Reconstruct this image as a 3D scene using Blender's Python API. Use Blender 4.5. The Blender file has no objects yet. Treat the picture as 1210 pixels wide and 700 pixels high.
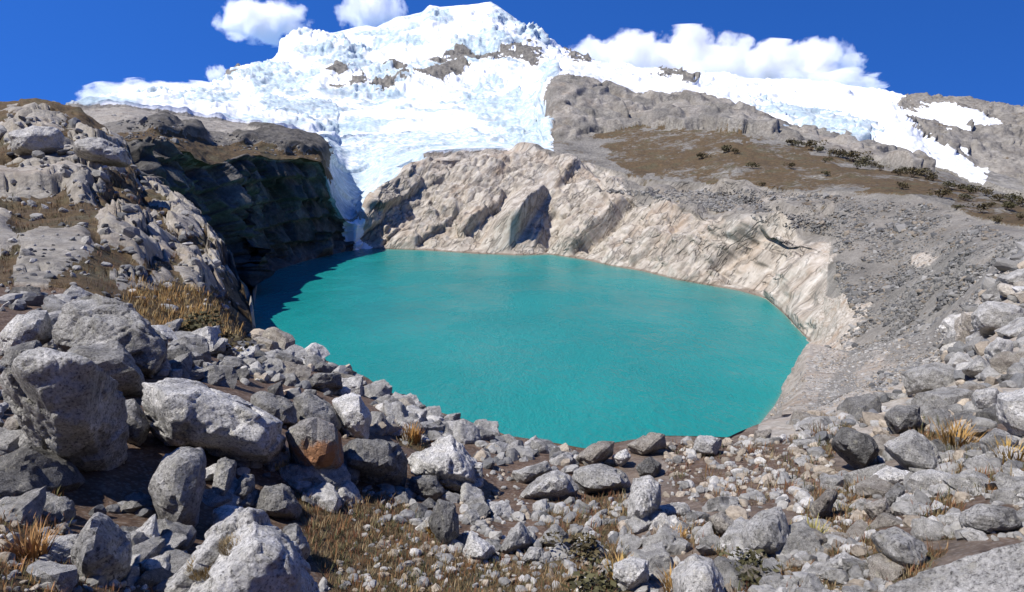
import bpy, bmesh, math, random
import numpy as np
from mathutils import Vector, Matrix

random.seed(7); RNG = np.random.default_rng(7)
SC = bpy.context.scene
COL = SC.collection
R = math.radians

# ------------------------------------------------------------------ camera, sky, sun, exposure
H = 90.0                      # eye height above the lake
FPX = 788.0                   # focal length in photo pixels (photo 1210 x 700)
PITCH = math.atan(170.0 / FPX)
cam_d = bpy.data.cameras.new('camera'); cam = bpy.data.objects.new('camera', cam_d); COL.objects.link(cam)
cam.location = (0, 0, H); cam.rotation_euler = (math.pi / 2 - PITCH, 0, 0)
cam_d.sensor_width = 36; cam_d.lens = 36 * FPX / 1210; cam_d.clip_start = 0.1; cam_d.clip_end = 40000
SC.camera = cam

SUN_AZ, SUN_EL = R(-112), R(57)      # azimuth from the view direction (+Y), negative = to the left
world = bpy.data.worlds.new('World'); SC.world = world; world.use_nodes = True
wn, wl = world.node_tree.nodes, world.node_tree.links
wn.clear()
wo = wn.new('ShaderNodeOutputWorld'); bg = wn.new('ShaderNodeBackground'); sky = wn.new('ShaderNodeTexSky')
sky.sky_type = 'NISHITA'; sky.sun_disc = False; sky.sun_elevation = SUN_EL; sky.sun_rotation = SUN_AZ
sky.altitude = 4500; sky.air_density = 1.0; sky.dust_density = 0.0; sky.ozone_density = 3.0
tc = wn.new('ShaderNodeTexCoord'); mp = wn.new('ShaderNodeVectorMath'); mp.operation = 'MULTIPLY_ADD'
mp.inputs[1].default_value = (1, 1, 0.8); mp.inputs[2].default_value = (0, 0, 0.42)   # dark high-altitude sky right down to the skyline
wl.new(tc.outputs['Generated'], mp.inputs[0]); wl.new(mp.outputs[0], sky.inputs['Vector'])
hs = wn.new('ShaderNodeHueSaturation'); hs.inputs['Saturation'].default_value = 1.22
wl.new(sky.outputs[0], hs.inputs['Color']); tn = wn.new('ShaderNodeMix'); tn.data_type = 'RGBA'; tn.blend_type = 'MULTIPLY'; tn.inputs[0].default_value = 1; tn.inputs[7].default_value = (0.78, 1.16, 1.75, 1)
wl.new(hs.outputs[0], tn.inputs[6]); wl.new(tn.outputs[2], bg.inputs['Color'])
bg.inputs['Strength'].default_value = 0.11
wl.new(bg.outputs[0], wo.inputs['Surface'])

sun_d = bpy.data.lights.new('sun', 'SUN'); sun = bpy.data.objects.new('sun', sun_d); COL.objects.link(sun)
sun_d.energy = 5.0; sun_d.angle = R(0.53); sun_d.color = (1.0, 0.96, 0.9)
to_sun = Vector((math.sin(SUN_AZ) * math.cos(SUN_EL), math.cos(SUN_AZ) * math.cos(SUN_EL), math.sin(SUN_EL)))
sun.rotation_euler = to_sun.to_track_quat('Z', 'Y').to_euler(); sun.location = (-100, 0, 300)

vs = SC.view_settings
vs.view_transform = 'Standard'; vs.look = 'None'; vs.gamma = 1; vs.exposure = 0.4; vs.use_curve_mapping = False
SC.cycles.use_denoising = True
SC.cycles.max_bounces = 20; SC.cycles.volume_bounces = 20; SC.cycles.diffuse_bounces = 3
SC.cycles.volume_step_rate = 1.0; SC.cycles.volume_max_steps = 64

# ------------------------------------------------------------------ noise
_perm = np.random.default_rng(3).permutation(256).astype(np.int32); _perm = np.concatenate([_perm, _perm, _perm])
_grad = np.random.default_rng(4).normal(size=(256, 3)).astype(np.float32)
_grad /= np.linalg.norm(_grad, axis=1)[:, None]
def perlin(p):
    p = np.asarray(p, np.float32); i = np.floor(p).astype(np.int32); f = p - i; i &= 255
    u = f * f * f * (f * (f * 6 - 15) + 10)
    out = 0
    for dx in (0, 1):
        wx = u[..., 0] if dx else 1 - u[..., 0]
        for dy in (0, 1):
            wy = u[..., 1] if dy else 1 - u[..., 1]
            for dz in (0, 1):
                wz = u[..., 2] if dz else 1 - u[..., 2]
                h = _perm[_perm[_perm[(i[..., 0] + dx)] + i[..., 1] + dy] + i[..., 2] + dz] & 255
                g = _grad[h]
                out = out + wx * wy * wz * (g[..., 0] * (f[..., 0] - dx) + g[..., 1] * (f[..., 1] - dy) + g[..., 2] * (f[..., 2] - dz))
    return out * 1.6
def fbm(p, o=4, gain=0.5, lac=2.03):
    a, s, t = 1.0, 0, 0
    p = np.asarray(p, np.float32)
    for k in range(o):
        s = s + a * perlin(p + 17.3 * k); t += a; a *= gain; p = p * lac
    return s / t
def ridged(p, o=4, gain=0.5, lac=2.07):
    a, s, t = 1.0, 0, 0
    p = np.asarray(p, np.float32)
    for k in range(o):
        s = s + a * (1 - 2 * np.abs(perlin(p + 11.7 * k))); t += a; a *= gain; p = p * lac
    return s / t

_cr = np.random.default_rng(11).uniform(0, 1, (4096, 7)).astype(np.float32)
def cells(p, seed=0, tilt=0.9):
    """broken-block relief: every point takes the offset and tilt of its nearest cell; returns (relief, crack distance)"""
    p = np.asarray(p, np.float32); i = np.floor(p).astype(np.int64)
    b1 = np.full(p.shape[:-1], 9e9, np.float32); b2 = b1.copy(); val = np.zeros_like(b1)
    for dx in (-1, 0, 1):
        for dy in (-1, 0, 1):
            for dz in (-1, 0, 1):
                c = i + np.array([dx, dy, dz]); hsh = (c[..., 0] * 73856093 ^ c[..., 1] * 19349663 ^ c[..., 2] * 83492791 ^ (seed * 2654435)) & 4095
                k = _cr[hsh]; d = p - (c + k[..., :3]); dd = (d * d).sum(-1)
                v = (k[..., 3] - .5) + tilt * ((k[..., 4:] - .5) * d).sum(-1)
                cl = dd < b1; b2 = np.where(cl, b1, np.minimum(b2, dd)); val = np.where(cl, v, val); b1 = np.where(cl, dd, b1)
    return val, np.sqrt(b2) - np.sqrt(b1)
def warp(p, amp, sc_): return p + amp * np.stack([fbm(p / sc_ + o, 2) for o in (0, 31.7, 77.1)], -1)

# ------------------------------------------------------------------ pixels <-> directions
CP, SP = math.cos(PITCH), math.sin(PITCH)
def pix_dir(px, py):
    xc = (np.asarray(px, float) - 605) / FPX; yc = (350 - np.asarray(py, float)) / FPX
    return np.stack([xc, CP + yc * SP, -SP + yc * CP], -1)
def az_tan(px, py):
    d = pix_dir(px, py); h = np.hypot(d[..., 0], d[..., 1])
    return np.arctan2(d[..., 0], d[..., 1]), d[..., 2] / h
def project(P):
    x, y, z = P[..., 0], P[..., 1], P[..., 2] - H
    fwd = y * CP - z * SP; up = y * SP + z * CP
    fwd = np.maximum(fwd, 1e-3)
    return 605 + FPX * x / fwd, 350 - FPX * up / fwd

# ------------------------------------------------------------------ terrain: radial profiles between feature lines
W = 'water'
def line(pts):
    a, r, z = [], [], []
    for p in pts:
        if p[0] == 'h':
            _, px, rr, zz = p; aa, _t = az_tan(px, 180)
        elif p[-1] == W:
            aa, t = az_tan(p[0], p[1]); rr = -H / t; zz = 0.0
        else:
            aa, t = az_tan(p[0], p[1]); rr = p[2]; zz = H + t * rr
        a.append(float(aa)); r.append(float(rr)); z.append(float(zz))
    o = np.argsort(a); return np.array(a)[o], np.array(r)[o], np.array(z)[o]

h = 'h'
L = {}
L['c0'] = [(h, -400, 1.2, 87.6), (h, 1610, 1.2, 87.6)]
L['c1'] = [(h, -400, 6, 85.5), (-100, 700, 5), (0, 700, 5.5), (200, 700, 6), (400, 700, 7), (600, 700, 7.5), (800, 700, 7.5), (1000, 700, 7), (1210, 700, 6), (h, 1610, 6, 85.5)]
L['c2'] = [(h, -400, 10, 85), (-100, 600, 8), (0, 590, 8.5), (200, 600, 9), (400, 610, 10), (600, 610, 11), (800, 610, 11), (1000, 600, 11), (1210, 590, 10), (h, 1610, 10, 85)]
L['c3'] = [(h, -400, 15, 85), (-100, 430, 13), (0, 440, 14), (100, 460, 13.5), (200, 480, 13), (300, 500, 13), (400, 530, 13.5), (500, 550, 14), (600, 560, 14.5), (700, 575, 14.5), (800, 560, 15), (900, 545, 16), (1000, 525, 18), (1100, 500, 20), (1210, 470, 22), (h, 1610, 26, 84)]
L['c3b'] = [(h, -400, 32, 86), (-100, 330, 30), (0, 340, 30), (100, 345, 28), (200, 380, 26), (250, 400, 27), (300, 430, 25), (350, 440, 24), (400, 455, 23), (450, 478, 21), (500, 500, 20.5), (600, 527, 18.5), (690, 537, 18), (780, 525, 19), (860, 525, 20), (900, 512, 22), (960, 498, 26), (1040, 478, 32), (1100, 455, 40), (1150, 410, 50), (1210, 360, 60), (h, 1610, 80, 80)]
L['c3c'] = [(h, -400, 75, 90), (-100, 235, 75), (0, 240, 75), (100, 235, 75), (150, 260, 70), (200, 300, 60), (240, 330, 55), (270, 370, 48), (290, 400, 42), (300, 410, 40), (340, 418, 34), (400, 445, 28), (450, 469, 24), (500, 491, 22), (600, 521, 20), (690, 534, 19), (780, 520, 20), (860, 521, 21), (900, 506, 24), (960, 491, 29), (1040, 466, 37), (1100, 437, 49), (1150, 385, 65), (1210, 325, 80), (h, 1610, 105, 80)]
L['c4'] = [(h, -400, 200, 104), (-100, 120, 190), (0, 123, 185), (45, 121, 182), (94, 130, 175), (120, 150, 165), (150, 175, 150), (165, 213, 135), (200, 234, 122), (240, 262, 105), (265, 300, 88), (285, 345, 70), (300, 388, 50), (340, 405, 40), (400, 435, 31), (450, 460, 27), (500, 482, 24), (600, 515, 21), (690, 530, 20), (780, 515, 21), (860, 517, 22.5), (900, 500, 26), (960, 485, 32), (1040, 455, 42), (1100, 420, 58), (1150, 360, 80), (1210, 290, 100), (h, 1610, 140, 78)]
L['c5'] = [(h, -400, 300, 108), (h, 0, 300, 95), (h, 100, 280, 85), (h, 165, 260, 60), (h, 200, 240, 48), (h, 240, 225, 28), (h, 265, 240, 12), (h, 285, 330, 4), (297, 345, W), (h, 306, 300, 0), (h, 340, 225, 0), (h, 400, 180, 0), (h, 500, 150, 0), (h, 690, 135, 0), (h, 800, 140, 0), (h, 860, 165, 0), (893, 508, W), (915, 480, W), (940, 440, W), (956, 408, W), (1000, 420, 270), (1050, 405, 250), (1100, 385, 230), (1150, 340, 215), (1210, 287, 220), (h, 1610, 280, 70)]
L['c7'] = [(h, -400, 420, 115), (h, 0, 400, 95), (h, 100, 380, 85), (h, 165, 360, 70), (h, 200, 400, 55), (h, 240, 420, 35), (h, 270, 430, 15), (h, 285, 440, 5), (297, 342, W), (305, 330, W), (330, 318, W), (370, 306, W), (410, 297, W), (440, 294, W), (500, 296, W), (560, 300, W), (610, 302, W), (650, 301, W), (690, 307, W), (720, 314, W), (760, 321, W), (800, 331, W), (840, 338, W), (870, 343, W), (905, 353, W), (925, 370, W), (942, 388, W), (956.5, 404, W), (1000, 395, 300), (1050, 385, 280), (1100, 360, 262), (1150, 322, 245), (1210, 284, 240), (h, 1610, 300, 70)]
L['c8'] = [(h, -400, 500, 125), (h, 0, 480, 100), (h, 100, 470, 97), (150, 172, 420), (180, 168, 430), (210, 180, 440), (250, 197, 480), (275, 188, 534), (305, 186, 560), (330, 191, 582), (355, 188, 602), (380, 193, 620), (392, 235, 630), (408, 262, 640), (425, 268, 650), (437, 245, 665), (455, 215, 690), (480, 204, 715), (505, 186, 735), (540, 182, 745), (600, 180, 745), (650, 182, 730), (700, 205, 690), (760, 232, 610), (820, 250, 560), (850, 262, 530), (900, 268, 490), (950, 285, 450), (975, 300, 420), (1000, 330, 365), (1050, 335, 350), (1100, 315, 330), (1150, 290, 300), (1210, 278, 290), (h, 1610, 360, 70)]
L['c9'] = [(h, -400, 580, 130), (h, 0, 560, 105), (h, 100, 560, 100), (150, 160, 480), (180, 160, 500), (210, 163, 520), (250, 172, 560), (275, 172, 600), (330, 175, 640), (380, 185, 650), (392, 215, 690), (408, 235, 720), (425, 238, 740), (437, 225, 750), (455, 205, 760), (480, 195, 780), (505, 181, 800), (540, 178, 810), (600, 177, 820), (650, 179, 810), (700, 195, 760), (760, 212, 690), (820, 217, 660), (900, 222, 600), (950, 228, 560), (1000, 228, 530), (1050, 228, 510), (1100, 237, 470), (1150, 258, 400), (1210, 272, 350), (h, 1610, 450, 75)]
L['c10'] = [(h, -400, 720, 140), (h, 0, 700, 112), (h, 100, 700, 110), (150, 145, 600), (190, 147, 620), (210, 152, 640), (250, 158, 680), (300, 160, 700), (350, 166, 720), (380, 178, 740), (392, 195, 800), (408, 205, 850), (425, 205, 880), (437, 200, 900), (455, 190, 900), (480, 182, 920), (505, 175, 950), (540, 172, 980), (600, 170, 1000), (640, 174, 980), (660, 165, 960), (700, 168, 950), (760, 165, 920), (820, 160, 900), (870, 158, 880), (936, 172, 840), (984, 182, 800), (1033, 195, 760), (1088, 207, 700), (1123, 220, 650), (1158, 228, 600), (1210, 241, 540), (h, 1610, 650, 95)]
L['c11'] = [(h, -400, 1000, 150), (h, 0, 1000, 132), (100, 131, 950), (149, 129, 950), (200, 136, 960), (260, 144, 970), (308, 151, 980), (343, 158, 990), (378, 168, 1000), (400, 172, 1050), (440, 165, 1100), (500, 160, 1150), (560, 160, 1150), (620, 165, 1150), (640, 160, 1150), (650, 130, 1200), (656, 93, 1300), (690, 95, 1300), (720, 105, 1300), (760, 115, 1300), (810, 110, 1300), (870, 130, 1250), (929, 148, 1200), (984, 158, 1180), (1026, 171, 1150), (1064, 177, 1130), (1088, 197, 1100), (1120, 205, 1080), (1145, 219, 1050), (1210, 238, 1000), (h, 1610, 1000, 110)]
L['c12'] = [(h, -400, 2000, 150), (h, 0, 2000, 150), (h, 100, 2000, 160), (150, 127, 1800), (200, 128, 1800), (260, 128, 1850), (310, 125, 1900), (380, 125, 1900), (440, 125, 1950), (500, 120, 2000), (560, 125, 2000), (620, 120, 2000), (650, 95, 2000), (656, 88, 2000), (700, 90, 2000), (760, 98, 2000), (810, 103, 2000), (870, 122, 1900), (929, 135, 1900), (984, 140, 1900), (1026, 148, 1850), (1060, 155, 1800), (1088, 175, 1700), (1125, 190, 1700), (1160, 208, 1700), (1210, 225, 1600), (h, 1610, 1600, 130)]
L['c13'] = [(h, -400, 2600, 160), (h, 0, 2600, 160), (h, 90, 2600, 180), (130, 127, 2600), (200, 122, 2600), (270, 108, 2600), (300, 100, 2600), (350, 80, 2700), (400, 75, 2700), (440, 80, 2700), (500, 70, 2700), (560, 65, 2700), (620, 70, 2700), (660, 78, 2700), (700, 83, 2700), (760, 91, 2700), (810, 98, 2700), (870, 110, 2600), (929, 118, 2600), (984, 122, 2600), (1040, 128, 2600), (1060, 135, 2600), (1100, 140, 2500), (1144, 142, 2500), (1190, 165, 2400), (1210, 170, 2400), (h, 1610, 2400, 220)]
SKY = [(135, 127), (221, 114), (249, 107), (270, 97), (280, 83), (294, 80), (310, 79), (326, 75), (331, 64), (340, 51), (350, 40), (364, 36), (380, 40), (395, 40), (421, 33), (433, 31), (445, 33), (469, 21), (485, 19), (500, 15), (508, 7), (520, 9), (532, 8), (560, 6), (580, 3), (594, 12), (615, 28), (638, 40), (643, 49), (667, 64), (698, 76), (747, 83), (800, 88), (870, 91), (911, 96), (984, 98), (1012, 106), (1054, 113), (1070, 120), (1085, 116), (1102, 119), (1134, 122), (1172, 128), (1210, 130)]
L['c14'] = [(h, -400, 3200, 190), (h, 0, 3200, 180), (h, 90, 3200, 210)] + [(x, y, 3400 - abs(x - 560) * 0.5) for x, y in SKY] + [(h, 1610, 2900, 260)]
order = ['c0', 'c1', 'c2', 'c3', 'c3b', 'c3c', 'c4', 'c5', 'c6', 'c7', 'c8', 'c9', 'c10', 'c11', 'c12', 'c13', 'c14', 'c15']
rows = dict(zip(order[:-1], [12, 44, 50, 44, 66, 110, 44, 6, 6, 84, 30, 40, 76, 46, 52, 52, 6]))

aL, aR = float(az_tan(-400, 180)[0]), float(az_tan(1610, 180)[0])
vL, vR = float(az_tan(-25, 180)[0]), float(az_tan(1235, 180)[0])
AZ = np.concatenate([np.linspace(aL, vL, 90, endpoint=False), np.linspace(vL, vR, 860, endpoint=False), np.linspace(vR, aR, 90)])
NC = len(AZ)
cr, cz = {}, {}
for k in L:
    a, r_, z_ = line(L[k]); cr[k] = np.interp(AZ, a, r_); cz[k] = np.interp(AZ, a, z_)
def smooth(x, n):
    ker = np.hanning(2 * n + 3); ker /= ker.sum(); return np.convolve(np.pad(x, n + 1, mode='edge'), ker, 'valid')
for k, n in (('c1', 20), ('c2', 20), ('c3', 16), ('c3b', 12), ('c3c', 8), ('c4', 3), ('c8', 4), ('c9', 8), ('c10', 6), ('c11', 2), ('c12', 10), ('c13', 10)):
    cr[k] = smooth(cr[k], n); cz[k] = smooth(cz[k], n)
lake_col = (AZ > az_tan(296.5, 342)[0]) & (AZ < az_tan(957, 404)[0])
cr['c7'] = np.maximum(cr['c7'], cr['c5'] + 4)
gap = cr['c7'] - cr['c5']
cr['c6'] = (cr['c5'] + cr['c7']) / 2
cz['c6'] = np.where(lake_col, -1 - 0.05 * gap, (cz['c5'] + cz['c7']) / 2)
cr['c15'] = cr['c14'] + 1500; cz['c15'] = cz['c14'] - 700
for i in range(1, len(order)):
    cr[order[i]] = np.maximum(cr[order[i]], cr[order[i - 1]] * 1.01 + 0.3)

Rr, Zz, SEG, TT = [], [], [], []
for i in range(len(order) - 1):
    a, b = order[i], order[i + 1]; n = rows[a]
    for j in range(n):
        t = j / n
        Rr.append(cr[a] * (1 - t) + cr[b] * t); Zz.append(cz[a] * (1 - t) + cz[b] * t); SEG.append(i); TT.append(t)
Rr.append(cr['c15']); Zz.append(cz['c15']); SEG.append(len(order) - 2); TT.append(1.0)
Rr = np.array(Rr); Zz = np.array(Zz); SEG = np.array(SEG); TT = np.array(TT); NR = len(SEG)
SEGN = {k: i for i, k in enumerate(order)}
P = np.stack([Rr * np.sin(AZ)[None, :], Rr * np.cos(AZ)[None, :], Zz], -1)
P0 = P.copy()
PX, PY = project(P0)
seg = SEG[:, None] + np.zeros((1, NC), int)

def poly_mask(poly, X, Y):
    inside = np.zeros(X.shape, bool); n = len(poly)
    for i in range(n):
        x0, y0 = poly[i]; x1, y1 = poly[(i + 1) % n]
        if y0 == y1: continue
        c = ((y0 > Y) != (y1 > Y)) & (X < (x1 - x0) * (Y - y0) / (y1 - y0) + x0)
        inside ^= c
    return inside
# ragged outlines: look masks up at positions jittered by world noise
def jitter(amp, scale, o=3):
    q = P0 / scale
    return PX + amp * fbm(q, o), PY + amp * fbm(q + 51.3, o)

def vnormals(P):
    du = np.empty_like(P); dv = np.empty_like(P)
    du[:, 1:-1] = P[:, 2:] - P[:, :-2]; du[:, 0] = P[:, 1] - P[:, 0]; du[:, -1] = P[:, -1] - P[:, -2]
    dv[1:-1] = P[2:] - P[:-2]; dv[0] = P[1] - P[0]; dv[-1] = P[-1] - P[-2]
    n = np.cross(du, dv); return n / (np.linalg.norm(n, axis=-1, keepdims=True) + 1e-9)

A0 = lambda px: float(az_tan(px, 450)[0])
m_snow = np.zeros((NR, NC), np.float32); m_ice = m_snow.copy(); m_grass = m_snow.copy()
m_pale = m_snow.copy(); m_dark = m_snow.copy(); m_slab = m_snow.copy(); m_soil = m_snow.copy()
S = SEGN
near = seg < S['c4']
# ---- mountain: snow, ice, bare rock
JX, JY = jitter(15, 70.0, 5)
mtn = seg >= S['c11']
m_snow[mtn] = 1
gl = (seg >= S['c9']) & (seg < S['c11']) & poly_mask([(385, 150), (660, 150), (652, 181), (540, 183), (500, 188), (470, 203), (448, 228), (436, 250), (400, 262), (386, 230), (381, 180)], JX, JY)
m_snow[gl] = 0.6; m_ice[gl] = 0.55
icep = [[(385, 215), (440, 190), (505, 172), (500, 188), (470, 205), (446, 232), (436, 255), (400, 262)], [(540, 120), (650, 118), (655, 176), (600, 172), (560, 140)],
        [(535, 48), (585, 48), (600, 62), (575, 72), (530, 70)], [(390, 62), (425, 60), (430, 90), (395, 95)], [(430, 88), (480, 85), (485, 108), (440, 110)], [(300, 80), (345, 85), (350, 110), (300, 118)], [(880, 130), (960, 138), (1040, 165), (1020, 170), (930, 148)], [(310, 125), (400, 128), (400, 146), (310, 142)]]
for q in icep:
    mm = poly_mask(q, JX, JY) & (seg >= S['c8']); m_ice[mm] = 0.8; m_snow[mm] = 0.55
ii = mtn & (AZ[None, :] < az_tan(660, 90)[0]) & (m_ice < .1); m_ice[ii] = np.clip(.35 + 1.1 * fbm(P0[ii] / np.array([170., 300., 120.]), 4), 0, .75)
rockp = [[(490, 96), (505, 84), (540, 76), (556, 84), (552, 92), (530, 104), (505, 108)], [(522, 76), (545, 64), (585, 68), (612, 62), (640, 80), (636, 86), (600, 74), (570, 77), (545, 76)],
         [(390, 108), (398, 103), (412, 106), (405, 114)], [(410, 100), (425, 96), (432, 104), (420, 112)], [(455, 82), (470, 78), (485, 90), (470, 94)], [(668, 68), (700, 76), (694, 82), (672, 74)],
         [(432, 106), (460, 100), (482, 104), (470, 112), (440, 113)], [(272, 88), (280, 84), (286, 92), (276, 97)], [(388, 90), (404, 84), (410, 92), (395, 98)], [(615, 66), (628, 58), (634, 66), (622, 72)], [(770, 92), (800, 97), (822, 106), (800, 103)]]
mrock = np.zeros((NR, NC), bool)
for q in rockp: mrock |= poly_mask(q, JX, JY) & mtn
rridge = (seg >= S['c12']) & poly_mask([(1058, 128), (1078, 112), (1420, 100), (1620, 100), (1620, 400), (1100, 260), (1160, 214), (1140, 190), (1090, 168), (1055, 150)], JX, JY)
rridge &= ~poly_mask([(1050, 134), (1144, 135), (1166, 147), (1192, 161), (1172, 163), (1140, 158), (1120, 165), (1089, 154), (1050, 152)], JX, JY)
rridge |= (AZ[None, :] > az_tan(1215, 180)[0]) & mtn
lowleft = mtn & (AZ[None, :] < az_tan(120, 130)[0])
bare = mtn & ((seg == S['c11']) & poly_mask([(1090, 150), (1230, 150), (1230, 260), (1150, 224), (1168, 208), (1120, 180)], JX, JY))
m_snow[mrock | rridge | lowleft | bare] = 0; m_ice[mrock | rridge] = 0
m_dark[mrock] = 0.35
m_pale[rridge] = 0.25; m_grass[rridge] = 0.35 * (fbm(P0[rridge] / 150., 3) > -0.1)
# ---- right hillside, buttress, polished slabs
hill = (seg >= S['c9']) & (seg < S['c11']) & (AZ[None, :] > az_tan(645, 178)[0]) & ~gl
J2X, J2Y = jitter(30, 60.0, 5)
gq = poly_mask([(700, 160), (760, 150), (830, 150), (880, 160), (940, 176), (1035, 198), (1125, 224), (1215, 243), (1640, 220), (1640, 300), (1180, 270), (1140, 258), (1100, 240), (1040, 232), (950, 230), (880, 222), (800, 216), (740, 208), (720, 185)], J2X, J2Y)
gn = fbm(P0 / 45., 4); m_grass[hill & gq] = np.clip(0.62 + 0.5 * gn, 0.2, 0.9)[hill & gq]
m_grass[hill & ~gq] = np.clip(.3 + .5 * gn, .05, .6)[hill & ~gq]
butt = (seg == S['c10']) & poly_mask([(645, 185), (650, 85), (760, 100), (830, 105), (890, 130), (1000, 160), (1100, 195), (1100, 215), (1000, 186), (880, 158), (760, 150), (700, 160)], PX, PY)
# ---- far rock wall
wall = (seg >= S['c7']) & (seg < S['c9']) & (AZ[None, :] > az_tan(418, 290)[0]) & (AZ[None, :] < az_tan(980, 300)[0]) & ~gl
m_pale[wall] = 0.85
upw = wall & poly_mask([(640, 190), (720, 205), (800, 245), (860, 265), (940, 268), (1000, 300), (1010, 200), (640, 170)], J2X, J2Y)
m_pale[upw] = 0.3
# ---- left cliff and plateau
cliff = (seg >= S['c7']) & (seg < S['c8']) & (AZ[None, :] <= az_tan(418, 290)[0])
m_dark[cliff] = np.clip(.75 + .9 * fbm(P0[cliff] / 18., 4), .2, 1)  # dark rock, with part of the cliff's shading put into its colour
plat = (seg >= S['c8']) & (seg < S['c11']) & (AZ[None, :] < az_tan(392, 180)[0]) & ~gl
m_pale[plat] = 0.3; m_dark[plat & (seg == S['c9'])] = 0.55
m_grass[plat & (seg == S['c8'])] = 0.75
outc = (seg >= S['c8']) & (seg < S['c11']) & (poly_mask([(172, 150), (190, 145), (210, 150), (212, 166), (176, 164)], JX, JY) | poly_mask([(272, 164), (300, 158), (345, 164), (378, 172), (384, 190), (340, 186), (285, 176)], JX, JY) | poly_mask([(214, 155), (240, 158), (240, 168), (216, 166)], JX, JY))
m_dark[outc] = .8; m_grass[outc] = 0; m_grass[plat & (seg == S['c9'])] = .2  # outcrops: shade of their right-facing sides put into the colour
sn = (seg >= S['c7']) & poly_mask([(414, 262), (432, 262), (440, 292), (432, 300), (416, 300)], JX, JY); m_snow[sn] = 1; m_dark[sn] = 0; m_pale[sn] = 0
# ---- scree slope on the right
scree = (AZ[None, :] > az_tan(930, 430)[0]) & (seg >= S['c4']) & (seg < S['c9']) & ~wall
m_pale[scree] = np.clip(.18 + .5 * fbm(P0[scree] / 30., 4), 0, .6)
sc_pale = [[(905, 270), (980, 285), (985, 300), (960, 350), (985, 352), (1005, 352), (1000, 375), (960, 420), (935, 470), (900, 505), (893, 500), (950, 410), (910, 350), (895, 330)], [(885, 512), (915, 475), (952, 408), (995, 350), (1030, 362), (1010, 410), (960, 480), (915, 512)], [(1010, 440), (1040, 420), (1066, 432), (1025, 468)], [(1075, 305), (1110, 300), (1100, 318), (1078, 318)]]
J3X, J3Y = jitter(10, 12.0, 4)
for q in sc_pale: m_pale[poly_mask(q, J3X, J3Y) & (seg >= S['c4']) & (seg < S['c9'])] = 1.0
slopeL = (seg == S['c4']) & ~scree
m_pale[slopeL] = 0.4
sg = scree & (m_pale < .9); lowz = np.clip((Rr - 250) / 90, 0, 1); m_pale[sg] *= .6; m_dark[sg] = (np.clip(.38 + .5 * fbm(P0 / 22. + 5., 4), .08, .7) * (.35 + .65 * lowz))[sg]
m_dark[upw] = np.clip(.3 + .5 * fbm(P0[upw] / 25., 3), 0, .6)
hd = hill & ~mtn; m_dark[hd] = np.clip(.28 + .5 * fbm(P0[hd] / 35., 4), 0, .6); m_dark[rridge] = np.clip(.22 + .5 * fbm(P0[rridge] / 120., 4), 0, .5)
sg = (scree | upw) & (m_pale < .9); m_grass[sg] = np.clip(.16 + .75 * fbm(P0[sg] / np.array([30., 55., 30.]) + 3., 4), 0, .55)
# ---- left rocky hill: pale slabs proud of brown turf
lhill = near & (seg >= S['c3b']) & (AZ[None, :] < az_tan(300, 400)[0])
J4X, J4Y = jitter(26, 9.0, 4)
slabs = [[(-60, 215), (0, 205), (70, 184), (140, 198), (152, 212), (60, 236), (0, 246), (-60, 255)], [(118, 262), (170, 256), (202, 290), (206, 314), (160, 316), (122, 296)], [(160, 212), (200, 228), (244, 258), (270, 302), (285, 345), (262, 330), (236, 290), (190, 250)],
         [(22, 285), (108, 274), (110, 302), (62, 348), (20, 350)], [(5, 150), (76, 148), (80, 186), (8, 188)], [(82, 158), (150, 172), (162, 200), (100, 182)], [(82, 212), (142, 214), (118, 246), (84, 242)], [(200, 268), (235, 275), (238, 300), (205, 300)],
         [(130, 330), (165, 322), (180, 345), (140, 352)], [(-40, 268), (18, 262), (22, 300), (-40, 318)], [(205, 310), (255, 312), (272, 350), (225, 352)], [(0, 355), (60, 345), (70, 380), (0, 400)], [(172, 322), (200, 320), (206, 336), (178, 340)], [(150, 140), (200, 165), (190, 185), (150, 178)], [(5, 128), (60, 130), (60, 140), (5, 142)]]
for q in slabs: m_slab[lhill & poly_mask(q, J4X, J4Y)] = 1
m_grass[lhill] = np.where(m_slab[lhill] > 0.5, 0, 0.85)
edgeR = lhill & poly_mask([(262, 262), (300, 395), (240, 345), (255, 330), (235, 285), (170, 215)], PX, PY) & (seg == S['c3c'])
m_soil[near] = 1; m_soil[lhill] = 0
m_pale[lhill & (m_slab > 0.5)] = np.clip(.45 + .6 * fbm(P0 / 12., 3), .1, .8)[lhill & (m_slab > 0.5)]
rg = near & ~lhill & (AZ[None, :] > A0(735)); m_slab[rg] = np.clip(.28 + .6 * fbm(P0[rg] / 3., 3), 0, 1) * np.clip((AZ[None, :] + 0 * Rr)[rg] * 5 - .4, .4, 1); m_pale[rg] = .45
rg2 = near & (seg >= S['c3']) & (AZ[None, :] > A0(900)); m_slab[rg2] = 1; m_pale[rg2] = .7
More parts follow.
